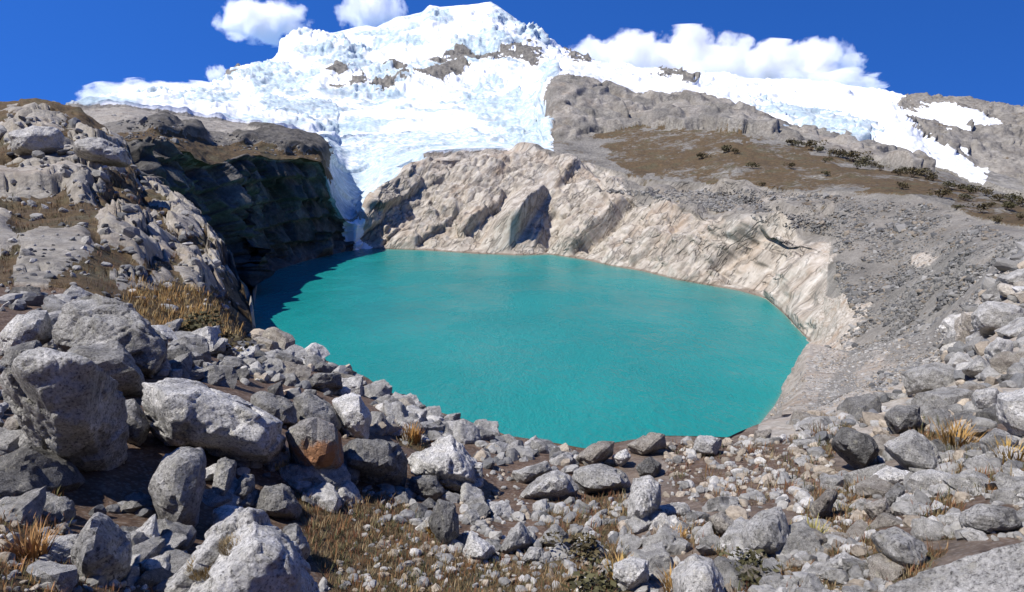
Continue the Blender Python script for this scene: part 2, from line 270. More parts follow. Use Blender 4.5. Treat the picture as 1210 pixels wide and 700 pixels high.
# foreground turf patches
turf = [[(0, 560), (60, 560), (75, 620), (95, 690), (200, 700), (0, 720), (-80, 720), (-80, 560)], [(150, 330), (235, 340), (275, 370), (290, 400), (240, 405), (190, 395), (150, 370)], [(345, 560), (420, 580), (480, 600), (500, 640), (560, 660), (640, 660), (740, 640), (740, 720), (400, 720), (360, 640)],
        [(650, 595), (740, 585), (745, 640), (680, 645), (640, 620)], [(785, 525), (960, 520), (985, 550), (970, 580), (900, 600), (830, 600), (790, 570)], [(1080, 500), (1140, 500), (1160, 545), (1210, 540), (1230, 580), (1120, 590), (1085, 560)], [(940, 610), (1030, 620), (1040, 660), (940, 660)], [(1040, 650), (1120, 650), (1080, 690), (1020, 690)], [(465, 500), (510, 505), (505, 535), (470, 530)], [(850, 650), (960, 655), (1000, 700), (850, 710)], [(765, 600), (840, 620), (870, 660), (800, 650), (770, 640)], [(990, 560), (1030, 575), (1010, 625), (960, 615), (940, 600)], [(1085, 590), (1140, 590), (1130, 640), (1090, 640)], [(960, 500), (1000, 490), (1010, 510), (980, 545), (955, 530)]]
J5X, J5Y = jitter(14, 0.8, 3)
fore = seg < S['c3c']
bs = near & poly_mask(turf[4], J5X, J5Y); m_slab[bs] = 0
for q in turf[:4] + turf[5:]: m_grass[fore & ~lhill & poly_mask(q, J5X, J5Y)] = 0.9

# ---- relief
X3 = P0.copy()
N = vnormals(P)
disp = np.zeros((NR, NC), np.float32)
def add(mask, val):
    disp[mask] += val
pts = P0[near]
P[..., 2][near] += (0.10 * fbm(pts / 1.3, 3) + 0.25 * fbm(pts / 5.0, 2)) * np.clip(Rr[near] / 12, 0.4, 1)
pts = P0[lhill]; q = pts.copy(); q[:, 2] *= 2.5
def blur(a, n, m=0):
    k = np.hanning(2 * n + 3); k /= k.sum(); a = np.apply_along_axis(lambda r: np.convolve(np.pad(r, n + 1, mode='edge'), k, 'valid'), 1, a)
    if m: a = np.apply_along_axis(lambda r: np.convolve(np.pad(r, m + 1, mode='edge'), np.hanning(2 * m + 3) / np.hanning(2 * m + 3).sum(), 'valid'), 0, a)
    return a
slab_h = blur(m_slab.astype(float), 9, 1)
P[..., 2][lhill] += np.clip((Rr[lhill] - 30) / 40, 0, 1) * (0.9 * ridged(q / 16.0, 3) + 0.5 * fbm(q / 5., 3)) + slab_h[lhill] * np.clip((Rr[lhill] - 25) / 30, 0, 1) * 1.1
hw = warp(q, 1.5, 8.); v1, e1 = cells(hw / np.array([9., 9., 5.]), 8, .9); v2, e2 = cells(hw / 3.2, 9, .9)
fd = np.clip((Rr[lhill] - 25) / 35, 0, 1) * (.25 + .75 * slab_h[lhill])
P[..., 2][lhill] += fd * (1.9 * v1 + .55 * v2 - 1.1 * np.clip(1 - e1 / .08, 0, 1))
# terraces of bedrock on the hill
tz = P[..., 2][lhill]; stp = 2.4
ter = np.floor(tz / stp) * stp + stp * np.clip((tz / stp - np.floor(tz / stp)) * 2.2, 0, 1)
P[..., 2][lhill] = tz * 0.85 + ter * 0.15
c = cliff
pts = P0[c]; q = pts * np.array([1, 1, 0.45])
qw = warp(q, 6., 25.); v1, e1 = cells(qw / 30., 3, 1.2); v2, e2 = cells(qw / 10., 4, 1.2)
saw = (pts[:, 2] + 5 * fbm(pts / 30., 2)) / 17.; saw = saw - np.floor(saw)
add(c, 16 * v1 + 6 * v2 - 4 * np.clip(1 - e1 / .1, 0, 1) + 6 * fbm(q / 30.0, 3) - 6 * saw)
pl = plat; pts = P0[pl]
add(pl, 3.0 * ridged(pts / 40., 4) + 1.5 * fbm(pts / 9., 3))
of = np.zeros((NR, NC)); of[outc] = 5 + 6 * ridged(P0[outc] / 18., 3); disp += blur(of, 7, 1)
# rock wall: strata leaning to the right
w = wall; pts = P0[w]
lean = np.array([[0.80, 0.0, -0.60], [0, 1, 0], [0.60, 0.0, 0.80]])
q = (pts @ lean.T) * np.array([1.0, 0.6, 0.22])
q = warp(q, 4.0, 20.)
v1, e1 = cells(q / np.array([24., 24., 12.]), 1); v2, e2 = cells(warp(pts, 3., 12.) / 9.5, 2)
add(w, 15.0 * v1 + 4.5 * v2 - 3.0 * np.clip(1 - e1 / .09, 0, 1) - 1.2 * np.clip(1 - e2 / .1, 0, 1) + 8.0 * fbm(pts / 50.0, 3) + 1.2 * fbm(pts / 6., 3))
fade = np.clip((A0(1000) - AZ) / (A0(1000) - A0(900)), 0, 1); disp[w] *= (fade[None, :] * np.where(SEG == S['c7'], np.clip(TT / .12, 0, 1), 1.)[:, None])[w]
disp[c] *= np.where(SEG == S['c7'], np.clip(TT / .1, 0, 1), 1.)[:, None].repeat(NC, 1)[c]
# the dark leaning fin
def fin(x0, y0, x1, y1, wpx, hgt, msk):
    t = np.clip(((PX - x0) * (x1 - x0) + (PY - y0) * (y1 - y0)) / ((x1 - x0) ** 2 + (y1 - y0) ** 2), 0, 1)
    cx, cy = x0 + t * (x1 - x0), y0 + t * (y1 - y0)
    nx, ny = (y1 - y0), -(x1 - x0); ln = math.hypot(nx, ny); nx, ny = nx / ln, ny / ln
    s = (PX - cx) * nx + (PY - cy) * ny; along = ((PX - cx) ** 2 + (PY - cy) ** 2) ** .5
    if nx > 0: s = -s                                   # s < 0 : right of the fin
    prof = np.where(s >= 0, np.clip(1 - s / wpx, 0, 1), np.clip(1 + s / 3.0, 0, 1))
    prof = prof * (along < wpx * 1.05) * np.clip(1 - np.where((t <= 0) | (t >= 1), along / 8, 0), 0, 1)
    prof = prof * np.where(SEG <= S['c7'], np.clip((TT - .02) / .16, 0, 1) * (SEG == S['c7']), 1.)[:, None]
    disp[msk] += (hgt * (prof * (0.35 + 0.65 * np.sin(np.pi * np.clip(t * .8 + .15, 0, 1)))))[msk]
zone = blur(poly_mask([(556, 306), (600, 232), (650, 222), (648, 250), (640, 306)], PX, PY).astype(float), 5, 2)
disp[w] *= (1 - .85 * zone)[w]
fin(592, 308, 644, 232, 36, 30, w); fin(622, 306, 638, 276, 12, 9, w)
disp = np.where(w & (seg == S['c8']), blur(disp, 7, 0), np.where(w, np.where(AZ[None, :] > A0(835), blur(disp, 5, 1), blur(disp, 1, 0)), disp))
s_ = scree; pts = P0[s_]
dwn = np.arctan2(pts[:, 0] - 60, pts[:, 1] - 330)[:, None]
add(s_, (0.7 * fbm(pts / 6.0, 4) + 1.2 * fbm(pts / 25.0, 3)) * np.clip((Rr[s_] - 40) / 80, 0.2, 1))
sp = s_ & (m_pale > 0.9); pts = P0[sp]
add(sp, 1.2 * ridged(pts / 14.0, 4) * np.clip((Rr[sp] - 60) / 120, 0.1, 1))
m_grass[butt] *= .35
hm = hill | butt; pts = P0[hm]
add(hm, 2.0 * ridged(pts / 30.0, 4) + 2.5 * fbm(pts / 60.0, 3))
bm_ = butt; pts = P0[bm_]; q = pts @ lean.T
v1, e1 = cells(warp(q, 14., 60.) / 62., 5, 1.2); v2, e2 = cells(warp(pts, 8., 30.) / 20., 6, 1.2)
add(bm_, 17 * v1 + 6 * v2 - 4 * np.clip(1 - e1 / .1, 0, 1) + 8 * ridged(pts / 100., 4))
disp = np.where(butt, blur(disp, 2, 0), disp)
m_pale[butt] = np.clip(.25 + .8 * fbm(P0[butt] / 60., 4), 0, .7); m_dark[butt] = np.clip(.28 + .9 * fbm(P0[butt] / 35. + 9., 4), 0, .5)
mt = mtn | gl; pts = P0[mt]
sky_fade = np.clip(np.minimum(np.abs(seg + TT[:, None] - S['c14']) * 3.0 + 0.15, 1), 0.15, 1)[mt]
sc = np.clip(Rr[mt] / 2600, 0.3, 1.1)
q = pts * np.array([1.0, 0.55, 1.0])
lowg = np.where((seg + 0 * Rr)[mt] == S['c9'], .25, np.where((seg + 0 * Rr)[mt] == S['c10'], .7, 1.))
add(mt, lowg * sc * sky_fade * (26 * ridged(q / 230., 5, 0.6) + 20 * (ridged(q / 60., 4, 0.6)) * (0.45 + m_ice[mt] + 1.2 * np.clip(fbm(pts / 400., 2) * 3, 0, 1))))
mr = mrock | rridge; pts = P0[mr]
add(mr, 16 * ridged(pts / 120., 5, 0.6) + 11 * cells(pts / 60., 7, 1.3)[0])
P += N * disp[..., None]
lk = (seg == S['c5']) | (seg == S['c6'])

# ------------------------------------------------------------------ materials
def new_mat(name):
    m = bpy.data.materials.new(name); m.use_nodes = True
    nt = m.node_tree; b = nt.nodes['Principled BSDF']; return m, nt, b
class NB:
    def __init__(s, nt): s.nt = nt
    def n(s, t, **kw):
        x = s.nt.nodes.new(t)
        for k, v in kw.items(): setattr(x, k, v)
        return x
    def l(s, a, b): s.nt.links.new(a, b)
    def noise(s, co, scale, detail=6, rough=0.6, dist=0.0):
        x = s.n('ShaderNodeTexNoise'); x.inputs['Scale'].default_value = scale; x.inputs['Detail'].default_value = detail
        x.inputs['Roughness'].default_value = rough; x.inputs['Distortion'].default_value = dist
        if co is not None: s.l(co, x.inputs['Vector'])
        return x.outputs['Fac']
    def vor(s, co, scale, feature='F1'):
        x = s.n('ShaderNodeTexVoronoi', feature=feature); x.inputs['Scale'].default_value = scale
        s.l(co, x.inputs['Vector']); return x.outputs['Distance']
    def ramp(s, f, stops):
        x = s.n('ShaderNodeValToRGB'); e = x.color_ramp.elements
        while len(e) < len(stops): e.new(0.5)
        for el, (p, c) in zip(e, stops):
            el.position = p; el.color = (c, c, c, 1) if not isinstance(c, tuple) else (*c, 1)
        s.l(f, x.inputs[0]); return x.outputs[0]
    def mix(s, f, a, b, mode='MIX'):
        x = s.n('ShaderNodeMix', data_type='RGBA', blend_type=mode)
        for sock, v in ((x.inputs[0], f), (x.inputs[6], a), (x.inputs[7], b)):
            if isinstance(v, (int, float)): sock.default_value = v
            elif isinstance(v, tuple): sock.default_value = (*v, 1)
            else: s.l(v, sock)
        return x.outputs[2]
    def math(s, op, a, b=None, c=None):
        x = s.n('ShaderNodeMath', operation=op)
        for i, v in enumerate((a, b, c)):
            if v is None: continue
            if isinstance(v, (int, float)): x.inputs[i].default_value = v
            else: s.l(v, x.inputs[i])
        return x.outputs[0]
    def bump(s, hgt, strength, dist, nrm=None):
        x = s.n('ShaderNodeBump'); x.inputs['Strength'].default_value = strength; x.inputs['Distance'].default_value = dist
        s.l(hgt, x.inputs['Height'])
        if nrm is not None: s.l(nrm, x.inputs['Normal'])
        return x.outputs[0]

def terrain_mat(name, fine, bump_d, soil=False, lean=False, shore=False):
    """fine: noise frequency (1/m) of the smallest grain that shows at that distance"""
    m, nt, b = new_mat(name); q = NB(nt)
    geo = q.n('ShaderNodeNewGeometry').outputs['Position']
    if lean:
        mg = q.n('ShaderNodeMapping'); mg.inputs['Rotation'].default_value = (0, R(-37), 0); q.l(geo, mg.inputs[0])
        m2 = q.n('ShaderNodeMapping'); m2.inputs['Scale'].default_value = (1, .6, .28); q.l(mg.outputs[0], m2.inputs[0]); geo = m2.outputs[0]
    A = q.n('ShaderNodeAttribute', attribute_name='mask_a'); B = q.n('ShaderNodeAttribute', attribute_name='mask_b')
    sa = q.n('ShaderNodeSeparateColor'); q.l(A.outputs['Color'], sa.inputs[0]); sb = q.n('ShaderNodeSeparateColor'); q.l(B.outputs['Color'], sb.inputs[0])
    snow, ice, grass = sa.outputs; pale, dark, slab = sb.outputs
    n1 = q.noise(geo, fine * 0.12, 8, 0.65); n2 = q.noise(geo, fine, 6, 0.7); n3 = q.noise(geo, fine * 0.35, 7, 0.7, 0.6)
    rock = q.ramp(n1, [(0.3, (0.10, 0.09, 0.075)), (0.5, (0.22, 0.203, 0.172)), (0.7, (0.36, 0.335, 0.29))])
    rock = q.mix(0.55, rock, q.ramp(n2, [(0.34, (0.05, 0.047, 0.042)), (0.66, (0.42, 0.395, 0.35))]))
    palec = q.ramp(n3, [(0.28, (0.17, 0.145, 0.12)), (0.45, (0.34, 0.295, 0.24)), (0.60, (0.50, 0.455, 0.39)), (0.78, (0.62, 0.585, 0.53))])
    rust = q.ramp(q.noise(geo, fine * 0.08, 5, 0.6), [(0.52, 0.0), (0.68, 0.55)])
    palec = q.mix(rust, palec, (0.33, 0.22, 0.135))
    cr_ = q.ramp(q.noise(geo, fine * 0.5, 8, 0.75, 1.2), [(0.36, 0.45), (0.45, 1.0)])
    palec = q.mix(1.0, palec, cr_, 'MULTIPLY')
    if lean:
        wv = q.n('ShaderNodeVectorMath', operation='ADD'); q.l(geo, wv.inputs[0]); nv = q.n('ShaderNodeTexNoise'); nv.inputs['Scale'].default_value = fine * .4; q.l(geo, nv.inputs['Vector'])
        sv = q.n('ShaderNodeVectorMath', operation='SCALE'); sv.inputs['Scale'].default_value = 16.0; q.l(nv.outputs['Color'], sv.inputs[0]); q.l(sv.outputs[0], wv.inputs[1])
        crack = q.ramp(q.vor(wv.outputs[0], fine * .13, 'DISTANCE_TO_EDGE'), [(0.0, 0.0), (0.07, 1.0)])
        palec = q.mix(1.0, palec, q.ramp(crack, [(0.0, .62), (1.0, 1.0)]), 'MULTIPLY')
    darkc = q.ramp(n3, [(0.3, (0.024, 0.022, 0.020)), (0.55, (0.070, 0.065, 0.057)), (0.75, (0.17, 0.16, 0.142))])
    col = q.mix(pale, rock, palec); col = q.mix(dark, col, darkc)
    if soil:
        soilc = q.ramp(n3, [(0.3, (0.045, 0.028, 0.02)), (0.55, (0.12, 0.078, 0.053)), (0.75, (0.22, 0.175, 0.14))])
        st = q.ramp(q.vor(geo, fine * 1.5), [(0.25, 1.0), (0.42, 0.0)])
        soilc = q.mix(q.math('MULTIPLY', st, 0.25), soilc, (0.30, 0.28, 0.25))
        col = q.mix(slab, soilc, col)
    if shore:
        sz = q.n('ShaderNodeSeparateXYZ'); q.l(q.n('ShaderNodeNewGeometry').outputs['Position'], sz.inputs[0])
        band = q.ramp(q.math('ADD', q.math('MULTIPLY', sz.outputs['Z'], .25), q.math('MULTIPLY', n3, .5)), [(.42, .8), (.6, 0.0)])
        col = q.mix(band, col, (0.15, 0.115, 0.085))
    gcol = q.ramp(n1, [(0.3, (0.075, 0.056, 0.034)), (0.5, (0.125, 0.083, 0.043)), (0.62, (0.10, 0.086, 0.048)), (0.75, (0.16, 0.137, 0.10))])
    gcol = q.mix(q.ramp(n2, [(0.35, 0.8), (0.6, 0.0)]), gcol, (0.055, 0.042, 0.022))
    gm = q.math('MULTIPLY', grass, 1.0); gm = q.math('ADD', gm, q.math('MULTIPLY', q.math('SUBTRACT', n3, 0.5), 1.3))
    gm = q.ramp(gm, [(0.42, 0.0), (0.58, 1.0)])
    col = q.mix(q.math('MULTIPLY', gm, q.math('GREATER_THAN', grass, 0.02)), col, gcol)
    icec = q.ramp(q.noise(geo, fine * 0.3, 8, 0.75, 0.8), [(0.3, (0.20, 0.29, 0.34)), (0.5, (0.42, 0.52, 0.57)), (0.66, (0.74, 0.78, 0.80))])
    dirt = q.ramp(q.noise(geo, fine * 0.2, 7, 0.7), [(0.45, 0.0), (0.7, 0.55)])
    icec = q.mix(dirt, icec, (0.38, 0.36, 0.34))
    snowc = q.ramp(n3, [(0.25, (0.66, 0.71, 0.76)), (0.45, (0.76, 0.78, 0.80)), (1.0, (0.80, 0.80, 0.80))])
    sm = q.ramp(q.math('ADD', snow, q.math('MULTIPLY', q.math('SUBTRACT', n3, 0.5), 0.9)), [(0.38, 0.0), (0.5, 1.0)])
    ss = q.math('MULTIPLY', sm, q.math('GREATER_THAN', snow, 0.02))
    im = q.ramp(q.math('ADD', ice, q.math('MULTIPLY', q.math('SUBTRACT', n1, 0.5), 1.6)), [(0.38, 0.0), (0.55, 1.0)])
    im = q.math('MULTIPLY', im, q.math('GREATER_THAN', ice, 0.02))
    col = q.mix(ss, col, snowc)
    col = q.mix(im, col, icec)
    q.l(col, b.inputs['Base Color']); b.inputs['Roughness'].default_value = 0.85; b.inputs['Specular IOR Level'].default_value = 0.2
    hgt = q.math('ADD', q.noise(geo, fine * 0.2, 10, 0.72, 0.4), q.math('MULTIPLY', q.math('MINIMUM', q.vor(geo, fine * 0.5), 0.6), 0.12 if lean else 0.3))
    if lean: hgt = q.math('ADD', hgt, q.math('MULTIPLY', crack, 0.5))
    bstr = q.math('SUBTRACT', 1.0, q.math('MULTIPLY', ss, 0.55))
    bp = q.n('ShaderNodeBump'); bp.inputs['Distance'].default_value = bump_d; q.l(hgt, bp.inputs['Height']); q.l(bstr, bp.inputs['Strength'])
    q.l(bp.outputs[0], b.inputs['Normal'])
    return m

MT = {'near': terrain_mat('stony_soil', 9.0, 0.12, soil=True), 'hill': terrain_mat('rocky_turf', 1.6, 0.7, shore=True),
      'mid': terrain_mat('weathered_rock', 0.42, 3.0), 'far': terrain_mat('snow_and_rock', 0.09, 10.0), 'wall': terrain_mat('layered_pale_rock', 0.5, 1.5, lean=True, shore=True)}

# ------------------------------------------------------------------ terrain objects
def grid_object(name, fmask, mat):
    idx = np.arange(NR * NC).reshape(NR, NC)
    quads = np.stack([idx[:-1, :-1], idx[:-1, 1:], idx[1:, 1:], idx[1:, :-1]], -1)[fmask]
    used, inv = np.unique(quads, return_inverse=True)
    me = bpy.data.meshes.new(name); v = P.reshape(-1, 3)[used].astype(np.float32); f = inv.reshape(-1, 4).astype(np.int32)
    me.vertices.add(len(v)); me.vertices.foreach_set('co', v.ravel())
    me.loops.add(f.size); me.loops.foreach_set('vertex_index', f.ravel())
    me.polygons.add(len(f)); me.polygons.foreach_set('loop_start', np.arange(0, f.size, 4, dtype=np.int32))
    me.polygons.foreach_set('use_smooth', np.ones(len(f), bool)); me.update(calc_edges=True)
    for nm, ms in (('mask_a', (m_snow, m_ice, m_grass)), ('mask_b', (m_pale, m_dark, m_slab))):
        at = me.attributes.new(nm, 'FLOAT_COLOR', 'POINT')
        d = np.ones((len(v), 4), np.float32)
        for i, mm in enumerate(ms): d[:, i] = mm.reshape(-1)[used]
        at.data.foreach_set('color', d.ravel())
    ob = bpy.data.objects.new(name, me); COL.objects.link(ob); me.materials.append(mat); ob['kind'] = 'structure'
    return ob
fs = seg[:-1, :-1]; fa = AZ[None, :-1] + np.zeros_like(fs, float)
A_ = lambda px, py=180: float(az_tan(px, py)[0])
region = np.full(fs.shape, 'x' * 16, dtype='<U16')
region[fs < S['c4']] = 'ground'
region[lhill[:-1, :-1]] = 'rocky_hill'
region[fs == S['c4']] = 'lake_shore'
region[(fs == S['c5']) | (fs == S['c6'])] = 'lake_bed'
lf = fa < A_(418, 290); rt = fa > A_(930, 430)
jb = fa + 0.035 * fbm(P0[:-1, :-1] / 22., 4)
k = (fs >= S['c4']) & (fs < S['c9']); region[k & rt & (jb > A_(956, 405)) & (fs != S['c5']) & (fs != S['c6'])] = 'scree_slope'; region[k & (fa > A_(957, 405))] = 'scree_slope'
k = (fs >= S['c7']) & (fs < S['c9']); region[k & ~lf & (jb <= A_(965, 405))] = 'rock_wall'
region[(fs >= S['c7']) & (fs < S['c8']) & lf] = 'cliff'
region[(fs >= S['c8']) & (fs < S['c11']) & (fa < A_(385))] = 'plateau'
k = (fs >= S['c8']) & (fs < S['c11']) & (fa >= A_(385)) & (fa < A_(650)); region[k & (region != 'rock_wall')] = 'glacier'
k = (fs >= S['c9']) & (fs < S['c11']) & (fa >= A_(650)); region[k] = 'hillside'
region[fs >= S['c11']] = 'snow_mountain'
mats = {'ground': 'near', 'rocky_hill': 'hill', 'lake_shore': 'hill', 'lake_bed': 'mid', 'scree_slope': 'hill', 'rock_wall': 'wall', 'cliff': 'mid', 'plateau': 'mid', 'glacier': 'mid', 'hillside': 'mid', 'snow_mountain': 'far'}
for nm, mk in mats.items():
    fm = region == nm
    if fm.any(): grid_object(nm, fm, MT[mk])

# the moraine goes on behind the viewer, its climb added to cut sky fill
def back_ground():
    az = np.linspace(AZ[-1], AZ[0] + 2 * math.pi, 120); rr = np.geomspace(1.2, 420, 60)
    A, Rg = np.meshgrid(az, rr); X, Y = Rg * np.sin(A), Rg * np.cos(A)
    mid = np.interp(Rg, [1.2, 6, 20, 120, 420], [87.6, 87.0, 90.0, 135.0, 225.0])
    t = np.clip(np.minimum(A - az[0], az[-1] - A) / 0.55, 0, 1); t = t * t * (3 - 2 * t)
    eL = np.interp(Rg, RH0[:, 0], P[:, 0, 2]); eR = np.interp(Rg, RH0[:, -1], P[:, -1, 2]); side = np.where(A - az[0] < az[-1] - A, eR, eL)
    Z = side * (1 - t) + mid * t; Q = np.stack([X, Y, Z], -1); Z += t * (.05 + .02 * Rg) * fbm(Q / 12., 4)
    Q[..., 2] = Z; idx = np.arange(A.size).reshape(A.shape); f = np.stack([idx[:-1, :-1], idx[:-1, 1:], idx[1:, 1:], idx[1:, :-1]], -1).reshape(-1, 4)
    me = bpy.data.meshes.new('moraine'); me.from_pydata(Q.reshape(-1, 3).tolist(), [], f.tolist()); me.update(); me.polygons.foreach_set('use_smooth', np.ones(len(f), bool))
    me.materials.append(MT['near']); ob = bpy.data.objects.new('moraine', me); COL.objects.link(ob); ob['kind'] = 'structure'
RH0 = np.hypot(P[..., 0], P[..., 1]); back_ground()

# ------------------------------------------------------------------ terrain queries
RH = np.hypot(P[..., 0], P[..., 1])
ELT = (P[..., 2] - H) / np.maximum(RH, 0.5)
def cast(px, py, rmin=1.5, rmax=5000):
    """first terrain point along the ray of a photo pixel"""
    a, t = az_tan(px, py); a = np.atleast_1d(a); t = np.atleast_1d(t)
    ci = np.clip(np.searchsorted(AZ, a), 1, NC - 1); ci = np.where(np.abs(AZ[ci - 1] - a) < np.abs(AZ[ci] - a), ci - 1, ci)
    out = np.full((len(a), 3), np.nan); 
    for i in range(len(a)):
        e = ELT[:, ci[i]]; rr = RH[:, ci[i]]
        ok = (e >= t[i]) & (rr > rmin) & (rr < rmax)
        j = int(np.argmax(ok))
        if not ok[j]: continue
        if j > 0 and rr[j - 1] < rr[j] and e[j] > e[j - 1]:
            u = (t[i] - e[j - 1]) / (e[j] - e[j - 1] + 1e-9); u = min(max(u, 0), 1); r_ = rr[j - 1] + u * (rr[j] - rr[j - 1])
        else: r_ = rr[j]
        out[i] = (r_ * math.sin(a[i]), r_ * math.cos(a[i]), H + t[i] * r_)
    return out
def ground_z(x, y):
    a = math.atan2(x, y); r_ = math.hypot(x, y); ci = int(np.clip(np.searchsorted(AZ, a), 0, NC - 1))
    return float(np.interp(r_, RH[:, ci], P[:, ci, 2]))

# ------------------------------------------------------------------ lake
def make_lake():
    ring = []
    me = bpy.data.meshes.new('lake'); bm = bmesh.new()
    cols = np.where(lake_col)[0]
    cols = range(max(cols[0] - 3, 0), min(cols[-1] + 4, NC))
    prev = None
    for c in cols:
        a = AZ[c]; r0 = cr['c5'][c] - 12; r1 = cr['c7'][c] + 14
        vsr = [bm.verts.new((r * math.sin(a), r * math.cos(a), 0)) for r in np.concatenate([[r0, r0 + 12, r0 + 15, r0 + 22], np.linspace(r0 + 30, max(r1 - 34, r0 + 31), 5), [r1 - 27, r1 - 20, r1 - 15, r1]])] if r1 - r0 > 75 else [bm.verts.new((r * math.sin(a), r * math.cos(a), 0)) for r in np.linspace(r0, r1, 13)]
        if prev:
            for j in range(12): bm.faces.new((prev[j], vsr[j], vsr[j + 1], prev[j + 1]))
        prev = vsr
    bm.normal_update(); bm.to_mesh(me); bm.free()
    if me.polygons[0].normal.z < 0: me.flip_normals()
    at = me.attributes.new('shallow', 'FLOAT', 'POINT'); at.data.foreach_set('value', np.tile(np.array([1, 1, .55, .1, 0, 0, 0, 0, 0, .1, .55, 1, 1], np.float32), len(me.vertices) // 13))
    ob = bpy.data.objects.new('lake', me); COL.objects.link(ob); ob['kind'] = 'structure'
    m, nt, b = new_mat('glacial_water'); q = NB(nt)
    geo = q.n('ShaderNodeNewGeometry').outputs['Position']
    col = q.ramp(q.noise(geo, 0.012, 4, 0.5), [(0.35, (0.008, 0.178, 0.170)), (0.65, (0.012, 0.210, 0.198))])
    sh = q.n('ShaderNodeAttribute', attribute_name='shallow').outputs['Fac']
    col = q.mix(q.math('MULTIPLY', sh, .75), col, (0.10, 0.21, 0.17))
    q.l(col, b.inputs['Base Color']); wind = q.ramp(q.noise(geo, 0.02, 5, .6, .8), [(.4, .10), (.6, .32)]); q.l(wind, b.inputs['Roughness']); b.inputs['IOR'].default_value = 1.33
    b.inputs['Specular IOR Level'].default_value = 0.32
    mpg = q.n('ShaderNodeMapping'); mpg.inputs['Scale'].default_value = (1, 0.5, 1); mpg.inputs['Rotation'].default_value = (0, 0, 0.5); q.l(geo, mpg.inputs[0])
    hgt = q.math('ADD', q.noise(mpg.outputs[0], 0.9, 4, 0.6), q.math('MULTIPLY', q.noise(mpg.outputs[0], 0.25, 3, 0.5), 1.5))
    q.l(q.bump(hgt, 0.8, 0.6), b.inputs['Normal'])
    me.materials.append(m)
make_lake()

# ------------------------------------------------------------------ rocks
def granite(name, lo, mid, hi, lichen=(0.42, 0.40, 0.33), patch=None):
    m, nt, b = new_mat(name); q = NB(nt)
    tcn = q.n('ShaderNodeTexCoord').outputs['Object']
    oi = q.n('ShaderNodeObjectInfo').outputs['Random']
    va = q.n('ShaderNodeVectorMath', operation='ADD'); q.l(tcn, va.inputs[0])
    cx = q.n('ShaderNodeCombineXYZ'); q.l(q.math('MULTIPLY', oi, 37.0), cx.inputs[0]); q.l(cx.outputs[0], va.inputs[1]); co = va.outputs[0]
    n1 = q.noise(co, 2.2, 8, 0.62, 0.3); n2 = q.noise(co, 26.0, 5, 0.75); n3 = q.noise(co, 5.5, 8, 0.7)
    col = q.ramp(n1, [(0.32, lo), (0.5, mid), (0.68, hi)])
    spk = q.ramp(n2, [(0.36, 0.12), (0.46, 0.8), (0.62, 1.25)])
    col = q.mix(0.85, col, spk, 'MULTIPLY')
    li = q.ramp(n3, [(0.56, 0.0), (0.64, 0.75)]); col = q.mix(li, col, lichen)
    dk = q.ramp(q.noise(co, 3.7, 9, 0.75, 0.8), [(0.30, 0.85), (0.42, 0.0)]); col = q.mix(dk, col, (0.05, 0.05, 0.05))
    if patch: col = q.mix(q.ramp(q.noise(co, 1.1, 5, 0.6), [(0.47, 0.0), (0.55, 0.85)]), col, patch)
    var = q.math('MULTIPLY_ADD', oi, 0.5, 0.78); hv = q.n('ShaderNodeHueSaturation'); q.l(var, hv.inputs['Value']); q.l(col, hv.inputs['Color'])
    q.l(hv.outputs[0], b.inputs['Base Color']); b.inputs['Roughness'].default_value = 0.88; b.inputs['Specular IOR Level'].default_value = 0.18
    h1 = q.noise(co, 3.2, 12, 0.68, 0.25)
    nb = q.bump(h1, 1.0, 0.28)
    pit = q.math('MINIMUM', q.vor(co, 14.0), 0.35)
    nb = q.bump(q.math('ADD', pit, q.math('MULTIPLY', q.noise(co, 40.0, 4, 0.7), 0.6)), 1.0, 0.05, nb)
    q.l(nb, b.inputs['Normal'])
    return m
GR = {'grey': granite('grey_granite', (0.20, 0.192, 0.18), (0.42, 0.405, 0.38), (0.60, 0.58, 0.55)),
      'pale': granite('pale_granite', (0.34, 0.33, 0.31), (0.60, 0.58, 0.55), (0.74, 0.72, 0.69), (0.55, 0.52, 0.45)),
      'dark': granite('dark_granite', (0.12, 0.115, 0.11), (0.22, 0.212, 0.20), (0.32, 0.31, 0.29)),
      'tan': granite('tan_granite', (0.24, 0.21, 0.18), (0.40, 0.36, 0.31), (0.54, 0.50, 0.44), (0.5, 0.46, 0.36)),
      'rusty': granite('rust_stained_granite', (0.2, 0.19, 0.18), (0.34, 0.32, 0.30), (0.46, 0.44, 0.42), patch=(0.42, 0.19, 0.08))}

def ico(n):
    bm = bmesh.new(); bmesh.ops.create_icosphere(bm, subdivisions=n, radius=1.0)
    v = np.array([x.co[:] for x in bm.verts]); f = np.array([[w.index for w in x.verts] for x in bm.faces], np.int32); bm.free(); return v, f
ICO = {n: ico(n) for n in (1, 2, 3, 4, 5, 6)}
def planes_to_verts(dirs, n, d, p):
    """radial distance to a rounded convex solid given by its face planes"""
    k = np.maximum(dirs @ n.T, 0) / d[None, :]
    return dirs / ((k ** p).sum(1) ** (1 / p))[:, None]
def rough(v, seed, a1=0.05, a2=0.02, facet=0.0):
    n = v / np.linalg.norm(v, axis=1)[:, None]; o = seed * 7.13
    size = np.linalg.norm(v, axis=1).mean(); q = v / size
    d = a1 * fbm(q * 1.7 + o, 3) + a2 * ridged(q * 4.2 + o, 3)
    step = np.floor(4 * (perlin(q * 1.1 + o + 5)) + 0.5) / 4
    if facet:
        v1, e1 = cells(q * 1.35 + o, seed % 50); v2, e2 = cells(q * 3.6 + o, seed % 50 + 1)
        d = d + facet * (v1 + .33 * v2 - .22 * np.clip(1 - e1 / .07, 0, 1))
    return v + n * size * (d + 0.035 * step)[:, None]
